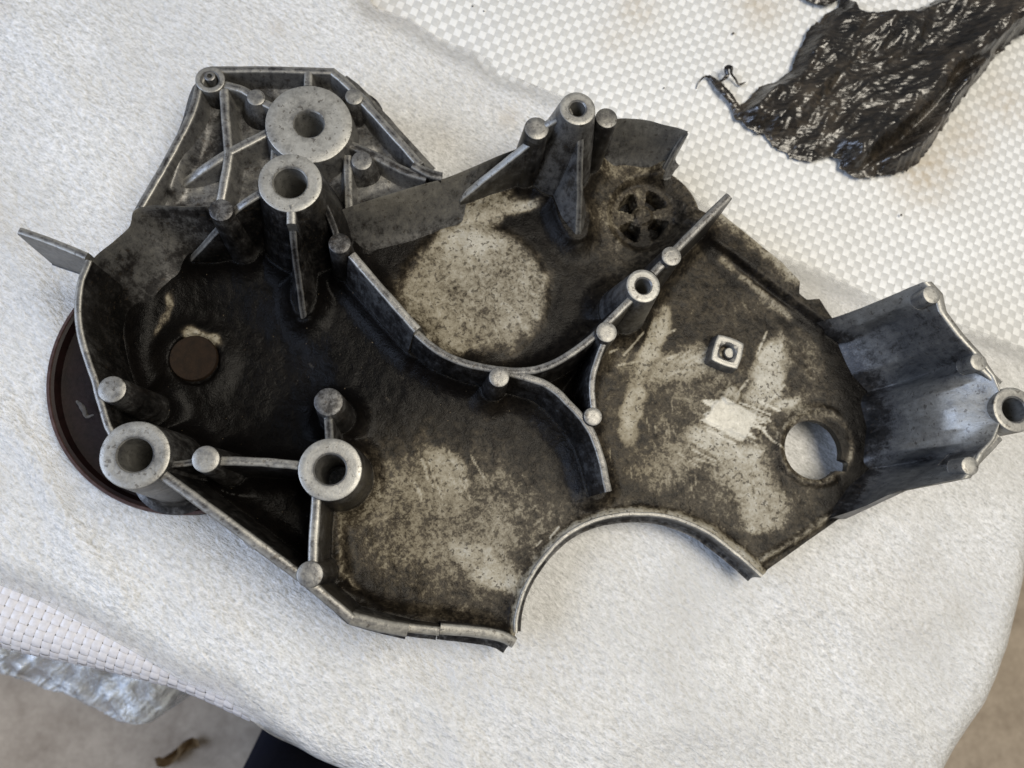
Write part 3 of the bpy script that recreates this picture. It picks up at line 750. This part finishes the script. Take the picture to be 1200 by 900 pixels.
wall('rib', [(622, 166, 43), (580, 199, 27), (538, 233, 10)], 1.7, 2.6, cast, top=1.5, side=0.5)
wall('rib', [(805, 155, 24), (793, 172, 16), (780, 196, 6), (775, 206, 1)], 1.1, 2.2, cast, top=0.95, side=0.75)
wall('side_tab', [(22, 270, 44), (60, 283, 44), (101, 300, 44)], 1.6, 2.4, cast, zb=12, fil=0.5, top=1.2, side=0.75)

# bosses ------------------------------------------------------------
boss('bolt_boss', 158, 533, 48, 40, 20, cast, through=True, zb=-8, draft=0.04, top=1.25, side=0.5)
boss('bolt_boss', 387, 550, 46, 37, 18, cast, through=True, zb=-2, draft=0.05, top=1.3, side=0.35)
def tear(t):  # small pointed lug on the rim, towards the viewer
    return 1 + 0.30 * math.exp(-((t - 1.5 * math.pi) / 0.17) ** 2)
boss('bolt_boss', 340, 214, 55, 37, 19, cast, depth=45, draft=0.16, top=1.35, side=0.25)
wall('boss_lug', [(341, 240, 55), (341, 262, 54.5)], 1.9, 2.6, cast, zb=20, fil=0.5, top=1.3, side=0.4)
boss('bolt_boss', 677, 127, 57, 21.5, 9.5, cast, depth=30, draft=0.16, top=1.25, side=0.6)
boss('bolt_boss', 754, 335, 42, 20.5, 9.5, cast, depth=30, draft=0.10, top=1.4, side=0.6)
# ejector pin posts
for (u, v, h, r, tp) in ((787, 300, 44, 12, 1.45), (711, 389, 38.5, 12.5, 1.5), (585, 442, 31, 12, 1.35), (695, 488, 32, 11, 1.3), (385, 471, 43, 17, 0.55), (241, 538, 47, 16, 1.35),
                         (131, 456, 47.5, 16, 1.3), (363, 673, 45, 15.5, 1.05), (259, 246, 49, 14, 0.75), (398, 285, 37, 13, 0.5), (629, 150, 48.5, 14.5, 1.15), (711, 138, 46, 13, 1.0)):
    boss('pin_post', u, v, h, r, 0, cast, zb=-2, draft=0.05, fil=3, top=tp * 0.78 + 0.06, side=0.36)
# square bolt seat
sq = lambda t: 1.0 / max(abs(math.cos(t + 0.35)), abs(math.sin(t + 0.35))) ** 0.72
boss('square_boss', 853, 412, 8, 18, 10, cast, zb=-1, depth=7, draft=0.06, fil=1.2, top=1.25, side=0.75, rfun=sq)
lathe('bolt_end', WP(853, 415, 3), [(0.0028, ZP - 0.001, 0.6), (0.0028, ZP + 0.0048, 1.0), (0.0023, ZP + 0.0054, 1.2), (0.00001, ZP + 0.0054, 1.2)], cast, MW, 24)
lathe('bolt_end', WP(226, 419, -2), [(0.0108, ZP - 0.010, 0), (0.0108, ZP - 0.0035, 0), (0.0102, ZP - 0.0026, 0), (0.004, ZP - 0.0028, 0), (0.00001, ZP - 0.0028, 0)], cast, M_RUST, 40)

# right-hand mounting arm --------------------------------------------
HT = 60
topR = [(u, v, HT) for u, v in ((1080, 331), (1094, 345), (1099, 366), (1120, 393), (1142, 417), (1150, 428), (1161, 441), (1170, 462), (1169, 496), (1160, 515), (1146, 530), (1137, 546), (1126, 561))]
midR = [(1028, 353, 36), (1036, 368, 34), (1042, 380, 24), (1062, 420, 22), (1076, 442, 13), (1083, 450, 32), (1092, 462, 43), (1100, 483, 46), (1100, 505, 44), (1088, 525, 35), (1074, 540, 11), (1062, 558, 24), (1046, 577, 33)]
basR = [(966, 378, 2), (980, 392, 1), (990, 404, 0), (1006, 440, 0), (1014, 462, -1), (1020, 472, 0), (1026, 484, 1), (1032, 500, 1), (1030, 515, 1), (1024, 532, 0), (1012, 552, -1), (1004, 580, 2), (982, 609, 2)]
TR, BR, MR = (np.array([WP(*q) for q in x]) for x in (topR, basR, midR))
outward = np.array([0.0035, 0.0, 0])
rows = []; arow = []
wl = [1.3, 1.25, 0.8, 0.85, 0.75, 0.95, 1.0, 1.3, 1.3, 1.1, 0.65, 1.1, 1.15]
for s in (0, 0.04, 0.08, 0.13, 0.19, 0.27, 0.36, 0.46, 0.56, 0.66, 0.76, 0.86, 0.95, 1.0):
    if s < 0.5: q = s / 0.5; r_ = BR * (1 - q) + MR * q
    else: q = (s - 0.5) / 0.5; r_ = MR * (1 - q) + TR * q
    # base fillet
    if s < 0.27: r_ = r_ + np.array([-0.0075, 0, 0.0]) * (1 - s / 0.27) ** 2 + np.array([0, 0, -0.0032]) * (1 - s / 0.27)
    rows.append(r_); arow.append([min(1.2, 0.16 + (w - 0.16) * min(1, s / 0.26) ** 1.3) for w in wl])
edge1 = TR + np.array([0.0004, 0, 0.0006]); rows.append(edge1); arow.append(1.35)
eo = np.array([4.2, 4.2, 3.8, 3.6, 3.4, 3.0, 2.0, 0.6, 0.6, 2.2, 3.0, 3.6, 4.0])[:, None] / 1000
edge2 = TR + eo * np.array([1, 0.05, 0]) + np.array([0, 0, 0.0006]); rows.append(edge2); arow.append(1.3)
edge3 = TR + (eo + 0.0003) * np.array([1, 0.05, 0]) + np.array([0, 0, -0.0004]); rows.append(edge3); arow.append(0.8)
outb = BR + np.array([0.0075, 0.0005, -0.006]); outm = MR + np.array([0.0065, 0.0005, 0]); rows.append(outm); arow.append(0.5); rows.append(outb); arow.append(0.4)
loft('mounting_wall', rows, cast, MW, arow, wob=0.0003, lin=0.85, caps=True, sharp=80)['label'] = 'blue grey ribbed upright wall of the right hand mounting arm'
boss('bolt_boss', 1189, 480, HT + 1, 27, 14.5, cast, zb=HT - 34, depth=30, draft=0.0, fil=0.5, top=1.15, side=0.95)
for (u, v, r) in ((1092, 345, 11), (1147, 424, 10.5), (1137, 546, 11)):
    boss('pin_post', u, v, HT + 1, r, 0, cast, zb=HT - 8, draft=0.0, fil=0.1, top=1.2, side=0.9)
wall('rib', [(1150, 428, HT), (1172, 450, HT)], 2.0, 2.2, cast, zb=HT - 20, fil=0.4, top=1.2, side=0.6)
wall('rib', [(1172, 512, HT), (1140, 545, HT)], 2.0, 2.2, cast, zb=HT - 20, fil=0.4, top=1.2, side=0.6)

def floor_full(X, Y):
    z = floor_h(X, Y); add = np.zeros_like(X)
    x0, x1 = X[0].min(), X[0].max()
    for (P, h0, h1, tb, hh) in FEET:
        R_ = tb + 0.012
        m = (X > P[:, 0].min() - R_) & (X < P[:, 0].max() + R_) & (Y > P[:, 1].min() - R_) & (Y < P[:, 1].max() + R_)
        if not m.any(): continue
        xs, ys = X[m], Y[m]; best = add[m]
        for q in range(len(P) - 1):
            d = seg_dist(xs, ys, P[q, 0], P[q, 1], P[q + 1, 0], P[q + 1, 1]) - 0.001 - (tb - 0.001) * min(1.0, max(0.0, hh[q] / 0.024))
            e = np.clip(1 - d / 0.010, 0, 1)
            best = np.maximum(best, 0.0062 * e ** 2.2 * min(1.0, max(0.0, hh[q] / 0.016)))
        add[m] = best
    return z + add
plate = grid_sheet('base_plate', OUTP, holes, 0.00075, floor_full, 0.0045, MC, cast, {'clean': floor_clean}, sharp=50)
plate['label'] = 'grimy cast floor with scraped pale patches and an oval hole'

# upper-left bracket arm ---------------------------------------------
AH = 26
AO = [(238, 88), (247, 80), (320, 80), (390, 82), (411, 101), (455, 150), (494, 193), (528, 206), (460, 226), (390, 246), (250, 243), (164, 243), (162, 241), (200, 178), (222, 132)]
AOP = [tuple(WP(u, v, AH)[:2]) for u, v in AO]
def arm_h(X, Y):
    U, V = PX(np.stack([X, Y, np.full_like(X, ZP + 0.014)], -1))
    h = 14 + 1.2 * gnoise(U, V, 0.05, 41) + 0.3 * gnoise(U, V, 0.2, 42)
    h += 5 * np.exp(-(line_d(U, V, [(236, 115), (218, 190), (205, 225)]) / 9) ** 2)
    D = poly_sd(X, Y, AOP) * 1000
    h += 1.5 * sstep(D, -8, -2)
    return ZP + h / 1000
def arm_clean(X, Y):
    U, V = PX(np.stack([X, Y, np.full_like(X, ZP + 0.010)], -1))
    c = 0.70 + 0.22 * gnoise(U, V, 0.05, 43) + 0.12 * gnoise(U, V, 0.15, 44)
    c = np.maximum(c, 0.9 * np.exp(-(line_d(U, V, [(240, 130), (224, 190)]) / 6) ** 2))
    c = np.maximum(c, 0.8 * blob(U, V, 440, 225, 40, 20, 0, 0.6)); c = np.maximum(c, 0.72 * blob(U, V, 460, 160, 16, 30, -30, 0.6))
    return c
ah1 = circ(362, 144, AH, 17)
armp = grid_sheet('arm_floor', AOP, [ah1], 0.0009, arm_h, 0.006, MW, cast, {'clean': arm_clean}, sharp=50)
def arib(pts, tt=1.5, tb=2.4, top=1.25, **k): return wall('arm_rib', [(u, v, h) for u, v, h in pts], tt + 0.4, tb + 1.6, cast, zb=11, fil=6, top=min(top, 1.1), side=0.78, **k)
arib([(164, 242, AH), (200, 180, AH), (224, 132, AH), (234, 96, AH), (240, 85, AH), (250, 82, AH)], 1.5, 2.0, 0.95)
arib([(246, 81, AH), (320, 81, AH), (390, 83, AH)], 1.4, 2.0, 0.95)
arib([(388, 82, AH), (400, 91, AH), (411, 102, AH), (455, 151, AH), (493, 193, AH)], 1.6, 2.2, 1.15, linear=True)
wall('arm_rib', [(484, 192, AH), (502, 202, AH), (518, 206, AH)], 2.2, 2.4, cast, zb=19, fil=1, top=0.8, side=0.55)
arib([(262, 104, AH), (265, 150, AH), (268, 182, AH)], 1.7, 2.3)
arib([(268, 180, AH), (262, 215, AH - 1), (256, 248, AH - 3)], 1.7, 2.4, 1.1)
arib([(268, 178, AH), (295, 164, AH), (318, 152, AH)], 1.7, 2.4, 1.3)
arib([(268, 178, AH - 0.5), (240, 196, AH - 3), (207, 220, AH - 12)], 1.7, 2.6, 1.1)
arib([(262, 98, AH), (285, 105, AH), (302, 116, AH), (318, 124, AH)], 1.6, 2.3, 1.15)
arib([(361, 100, AH), (361, 83, AH)], 1.5, 2.3, 1.1)
arib([(407, 182, AH - 3), (408, 212, AH - 3), (409, 246, AH - 3)], 1.5, 2.2, 1.2)
arib([(408, 168, AH - 2), (440, 182, AH - 2), (475, 200, AH - 2), (500, 207, AH - 1)], 1.9, 3.0, 0.85)
arib([(322, 170, AH - 2), (320, 200, AH - 3)], 1.4, 2.2, 1.0)
boss('arm_seat', 362, 145, AH + 2.5, 50, 17, cast, zb=9, through=True, draft=0.10, fil=6, top=1.4, side=0.8)
boss('arm_corner_boss', 246, 93, AH + 0.8, 17, 9.5, cast, zb=4, depth=9, draft=0.05, fil=2, top=1.1, side=0.5)
lathe('roll_pin', WP(246, 90, AH), [(0.0024, ZP + 0.012, 0.5), (0.0024, ZP + (AH + 0.5) / 1000, 0.8), (0.0019, ZP + (AH + 0.8) / 1000, 0.9), (0.0011, ZP + (AH + 0.8) / 1000, 0.9), (0.0010, ZP + 0.016, 0.1), (0.00001, ZP + 0.016, 0.1)], cast, MW, 24)
for (u, v, r, hh) in ((300, 114, 10.5, AH + 0.7), (415, 113, 10.5, AH + 0.7), (424, 188, 12, AH - 0.5)):
    boss('pin_post', u, v, hh, r, 0, cast, zb=10, draft=0.28, fil=4, top=0.95, side=0.5)

# pulley below on the left ---------------------------------------------
pc = W(226, 441, 0.0130); pr = 160 * mmat(226, 441, 0.0130)
squash = lambda prof: [(r_, 0.0032 + (z_ - 0.0026) * 0.6, c_) for r_, z_, c_ in prof]
pul = lathe('pulley', pc, squash([(0.012, 0.0042, 0), (pr * 0.85, 0.0042, 0), (pr * 0.97, 0.0026, 0), (pr, 0.0038, 0), (pr, 0.006, 0), (pr * 0.955, 0.009, 0), (pr * 0.955, 0.016, 0), (pr * 0.985, 0.0185, 0),
                           (pr * 0.978, 0.0195, 0), (pr * 0.955, 0.0188, 0), (pr * 0.93, 0.013, 0), (pr * 0.80, 0.0105, 0), (pr * 0.45, 0.0115, 0), (pr * 0.30, 0.0140, 0), (0.014, 0.0160, 0), (0.00001, 0.0160, 0)]), cast, M_PULL, 96)
pul['label'] = 'dark maroon pulley showing past the left rim'
lathe('pulley_rim', pc, squash([(pr * 0.976, 0.0180, 0), (pr * 1.0, 0.0180, 0), (pr * 1.006, 0.0192, 0), (pr * 1.0, 0.0204, 0), (pr * 0.982, 0.0204, 0), (pr * 0.974, 0.0192, 0), (pr * 0.976, 0.0180, 0)]), pul, M_PRIM, 96)
# bearing cover below the hub, carries the other end of the casting
hc = W(757, 256, ZP - 0.007); hr = 68 * mmat(757, 256, ZP - 0.007)
lathe('bearing_cover', hc, [(hr * 0.5, 0.0030, 0.3), (hr * 0.55, 0.0034, 0.4), (hr * 0.62, 0.007, 0.4), (hr * 0.97, 0.0105, 0.4), (hr, 0.0135, 0.5), (hr * 0.985, 0.0145, 0.7), (hr * 0.93, 0.0147, 0.5), (hr * 0.6, 0.0085, 0.2), (hr * 0.2, 0.0072, 0.1), (0.00001, 0.0072, 0.1)], cast, MC, 72)

# ================================================================== black plastic scrap
BG = [(862, 128), (880, 112), (893, 98), (914, 92), (930, 80), (938, 58), (948, 34), (965, 18), (985, 4), (990, -10), (1003, 0), (1012, 12), (1040, 14), (1062, 12), (1085, 6), (1110, -6), (1150, -30), (1240, -60), (1290, -20),
      (1215, 30), (1190, 45), (1166, 66), (1140, 100), (1118, 130), (1096, 166), (1076, 192), (1056, 200), (1046, 203), (1030, 202), (1012, 207), (1000, 203), (990, 197), (986, 190), (984, 184), (976, 180), (962, 183), (945, 186), (930, 180), (912, 168), (896, 154), (880, 146), (866, 137)]
bz = 0.010
_b = []
for (u0, v0), (u1, v1) in zip(BG, BG[1:] + BG[:1]):
    m_ = max(1, int(math.hypot(u1 - u0, v1 - v0) / 3.5))
    for q in range(m_):
        t = q / m_; jx, jy = random.gauss(0, 1.1), random.gauss(0, 1.1)
        _b.append((u0 + (u1 - u0) * t + jx, v0 + (v1 - v0) * t + jy))
BG = _b
BGP = [tuple(W(u, v, 0.006)[:2]) for u, v in BG]
def bag_z(X, Y):
    U, V = PX(np.stack([X, Y, np.full_like(X, 0.006)], -1))
    D = -poly_sd(U, V, BG)
    # folds run towards the upper right
    s = (U - 860) * 0.78 - (V - 150) * 0.62; w = (U - 860) * 0.62 + (V - 150) * 0.78
    w2_ = w + 9 * gnoise(U, V, 0.03, 51) + 0.0006 * s * s * 0.3
    fan = w2_ / (1 + 0.0012 * np.maximum(s, -100))
    def ridged(ax, ay, oc, seed):
        out = np.empty(U.size); A1, B1 = (s * ax).ravel(), (fan * ay).ravel()
        for q in range(U.size): out[q] = mnoise.ridged_multi_fractal(Vector((A1[q] + seed, B1[q], seed)), 0.9, 2.1, oc, 1.0, 2.0)
        return out.reshape(U.shape)
    h = 6.0 * ridged(0.005, 0.020, 3, 3.3) + 1.4 * ridged(0.028, 0.055, 4, 8.1)
    h += 16 * sstep(s, 120, 330)
    # deep fold along the lower right
    f = line_d(U, V, [(1010, 198), (1060, 160), (1090, 130), (1110, 95), (1200, 40)])
    h -= 6 * np.exp(-(f / 6) ** 2); h += 5 * np.exp(-((f - 18) / 12) ** 2) 
    h *= sstep(D, -1, 16) * 0.85 + 0.15
    return 0.0018 + h / 1000
bag = empty('torn_plastic_bag', 'crumpled torn black plastic bag lying on the woven sack', 'plastic bag')
grid_sheet('bag_film', BGP, [], 0.0009, bag_z, 0.0003, M_BAG, bag, None, sharp=60)
def strand(name, pts, r, parent, mat, flat=1.0):
    C = catmull(np.array([W(u, v, z / 1000) for u, v, z in pts]), 0.0008); V, f = [], []
    for i, c in enumerate(C):
        q = i / (len(C) - 1); rr = (np.interp(q, np.linspace(0, 1, len(r)), r)) / 1000
        t = C[min(i + 1, len(C) - 1)] - C[max(i - 1, 0)]; t /= np.linalg.norm(t) + 1e-9
        n1 = np.cross(t, [0, 0, 1]); n1 /= np.linalg.norm(n1) + 1e-9; n2 = np.cross(t, n1)
        for k in range(8):
            an = k * math.pi / 4 + q * 3; w = rr * (1 + 0.25 * fnoise(c, 900, k))
            V.append(c + n1 * w * math.cos(an) + n2 * w * math.sin(an) * flat)
    for i in range(len(C) - 1):
        for k in range(8): f.append((i * 8 + k, i * 8 + (k + 1) % 8, (i + 1) * 8 + (k + 1) % 8, (i + 1) * 8 + k))
    f.append(tuple(range(8))); f.append(tuple((len(C) - 1) * 8 + k for k in range(8)))
    return mkobj(name, V, f, mat, parent)
strand('torn_strip', [(866, 134, 3), (858, 118, 4), (846, 104, 5), (836, 94, 4), (830, 89, 3)], [3.2, 2.2, 2.6, 2.2, 1.0], bag, M_BAG, 0.6)
strand('torn_strip', [(832, 90, 3), (825, 90, 4), (818, 98, 2.5), (816, 104, 1.8)], [0.7, 0.5, 0.4, 0.2], bag, M_BAG)
strand('torn_strip', [(843, 96, 5), (852, 89, 7), (851, 80, 8), (857, 79, 7), (857, 86, 6), (862, 93, 4), (866, 99, 3), (874, 96, 2.2)], [0.6, 1.1, 1.3, 1.2, 0.7, 0.6, 0.7, 0.2], bag, M_BAG)
strand('torn_strip', [(905, 163, 3), (896, 150, 4), (892, 156, 2.5), (883, 157, 2)], [0.9, 0.6, 0.5, 0.2], bag, M_BAG)
strand('torn_strip', [(946, 186, 2.5), (955, 183, 4), (963, 181, 4)], [0.4, 0.6, 0.3], bag, M_BAG)
scrap = strand('plastic_shred', [(930, -14, 2), (948, -3, 3), (968, 2, 4), (985, -6, 4)], [1.5, 2.6, 2.4, 1.5], None, M_BAG, 0.6)
tag(scrap, 'small dark plastic shred at the top edge beside the torn bag', 'plastic shred')

# ================================================================== things on and below the bench
# film-wrapped packet on the floor
ZK = -0.20
KP = [(-140, 690), (60, 690), (235, 745), (215, 795), (188, 838), (160, 858), (130, 856), (100, 838), (60, 822), (0, 800), (-140, 775)]
KPW = [tuple(W(u, v, ZK)[:2]) for u, v in KP]
packet = empty('wrapped_packet', 'packet wound in shiny clear stretch film on the floor beside the bench', 'packet')
def pk(inset):
    def f(X, Y):
        D = -poly_sd(X, Y, KPW)
        e = np.clip(D / 0.022, 0, 1)
        h = np.sqrt(1 - (1 - e) ** 2)
        q = X * 0.72 + Y * 0.69
        wr = 0.004 * np.abs(np.sin(q * 230 + 2.5 * gnoise(X, Y, 40, 63))) + gnoise(X, Y, 120, 61) * 0.0018 + gnoise(X, Y, 320, 62) * 0.0012
        return ZK - 0.03 + 0.03 * h + wr
    return f
grid_sheet('stretch_film', KPW, [], 0.0025, pk(0.0), 0, M_FILM, packet, None, sharp=80)
kc = np.mean(KPW, 0); KIN = [tuple(kc + (np.array(p) - kc) * 0.86) for p in KPW]
grid_sheet('carton', KIN, [], 0.004, lambda X, Y: np.full_like(X, ZK - 0.022), 0.0, M_CARD, packet)
# its side, down to the floor
V = []; n = len(KPW)
for s, z in ((1.0, ZK - 0.03), (0.985, ZK - 0.10), (0.95, FLOOR + 0.002)):
    for p in KPW: q = kc + (np.array(p) - kc) * s; V.append((q[0], q[1], z))
mkobj('film_side', V, [(r * n + k, r * n + (k + 1) % n, (r + 1) * n + (k + 1) % n, (r + 1) * n + k) for r in range(2) for k in range(n)], M_FILM, packet)

# person: dark trouser legs beside the bench, seen from above
per = bpy.data.meshes.new('person')
an = W(362, 852, FLOOR + 0.10); kn = W(318, 1075, -0.02)
J = [an + np.array([0, 0, -0.045]), an, an * 0.5 + kn * 0.5 + np.array([0.0, -0.012, 0]), kn, kn + np.array([-0.01, -0.13, 0.28]), kn + np.array([0.02, -0.17, 0.40])]
sh = np.array([0.27, -0.04, 0.0])
J2 = [j + sh for j in J[:5]]
pel = J[5] + np.array([0.115, -0.02, 0.02])
verts = [tuple(pel)] + [tuple(j) for j in J[:5][::-1]] + [tuple(j) for j in J2[::-1]]
edges = [(0, 1), (1, 2), (2, 3), (3, 4), (4, 5), (0, 6), (6, 7), (7, 8), (8, 9), (9, 10)]
per.from_pydata(verts, edges, [])
person = bpy.data.objects.new('person', per); COL.objects.link(person)
sk = person.modifiers.new('skin', 'SKIN'); sk.use_smooth_shade = True; ss = person.modifiers.new('smooth', 'SUBSURF'); ss.levels = 2; ss.render_levels = 2
rad = [0.12, 0.075, 0.054, 0.046, 0.037, 0.040] + [0.075, 0.054, 0.046, 0.037, 0.040]
for i, r_ in enumerate(rad): per.skin_vertices[0].data[i].radius = (r_, r_)
per.skin_vertices[0].data[0].use_root = True
per.materials.append(M_NAVY)
tag(person, 'person in dark navy trousers standing against the bench edge', 'person')
for base in (J[0], J2[0]):
    V, f = [], []
    secs = [(-0.075, 0.030, 0.05), (-0.05, 0.040, 0.075), (0.0, 0.042, 0.085), (0.06, 0.046, 0.065), (0.12, 0.050, 0.048), (0.165, 0.040, 0.038), (0.185, 0.018, 0.026)]
    for (yy, w, hh) in secs:
        for k in range(12):
            t = 2 * math.pi * k / 12; zz = max(0, 0.5 + 0.62 * math.sin(t))
            V.append((base[0] + w * math.cos(t), base[1] + yy, FLOOR + 0.001 + hh * min(zz, 1.0)))
    for i in range(len(secs) - 1):
        for k in range(12): f.append((i * 12 + k, i * 12 + (k + 1) % 12, (i + 1) * 12 + (k + 1) % 12, (i + 1) * 12 + k))
    f.append(tuple(range(12))); f.append(tuple((len(secs) - 1) * 12 + k for k in range(12)))
    mkobj('shoe', V, f, M_SHOE, person)

# dry leaf on the floor
lf = W(211, 880, FLOOR + 0.003)
V, f = [], []
for i in range(9):
    t = i / 8 - 0.5; w = 0.008 * math.cos(t * math.pi) ** 0.7
    for s in (-1, 0, 1): V.append((lf[0] + t * 0.034 + 0.003 * s, lf[1] + s * w + 0.006 * math.sin(t * 5), FLOOR + 0.004 + 0.006 * abs(s) + 0.004 * math.sin(i * 1.7)))
for i in range(8):
    for k in range(2): f.append((i * 3 + k, i * 3 + k + 1, i * 3 + k + 4, i * 3 + k + 3))
tag(mkobj('dry_leaf', V, f, M_LEAF), 'curled dry brown leaf scrap on the concrete floor', 'leaf')

# crumbs
cr = strand('plant_crumb', [(71, 69, 3.0), (76, 66, 3.4), (79, 63, 3.6), (80, 60, 3.4), (84, 59, 3.0)], [0.25, 0.55, 0.8, 0.6, 0.2], None, M_LEAF, 0.6)
tag(cr, 'tiny twisted brown plant crumb on the foam near the top left corner', 'crumb')
def speck(u, v, r, label, z=2.4):
    c = W(u, v, z / 1000); bm = bmesh.new(); bmesh.ops.create_icosphere(bm, subdivisions=1, radius=r / 1000)
    for q in bm.verts:
        q.co *= random.uniform(0.7, 1.3); q.co.z *= 0.6; q.co += Vector(c)
    me = bpy.data.meshes.new('grit_speck'); bm.to_mesh(me); bm.free(); me.materials.append(M_SPECK)
    ob = bpy.data.objects.new('grit_speck', me); COL.objects.link(ob); tag(ob, label, 'speck', 'grit specks on the white sheets')
speck(26, 75, 0.6, 'dark grit speck on the foam left of the plant crumb')
speck(1020, 618, 0.9, 'dark grit speck on the foam below the right hand mounting arm')
speck(1029, 671, 0.5, 'tiny dark speck on the foam right of the pointed plate corner')
speck(859, 39, 0.8, 'dark grit speck on the sack left of the torn bag', 1.4)
speck(1056, 252, 0.8, 'dark grit speck on the sack below the torn bag tip', 1.4)
speck(1094, 364, 0.9, 'dark grit speck right below the topmost post of the mounting arm', 1.6)
speck(554, 7, 0.6, 'dark grit speck on the sack at the top edge left of centre', 1.4)
speck(567, 13, 0.5, 'faint dark speck on the sack, second from the top edge left of centre', 1.4)
speck(778, 103, 0.5, 'tiny dark speck on the sack between bracket top and plastic strip', 1.4)
speck(808, 846, 0.5, 'tiny dark speck on the foam near the bottom edge')
lint = strand('lint_tuft', [(90, 470, 12), (97, 478, 14), (102, 488, 13), (110, 486, 14)], [0.6, 1.3, 1.1, 0.3], None, M_LINT, 0.7)
tag(lint, 'grey lint tuft caught in the dark pulley at the left', 'lint')
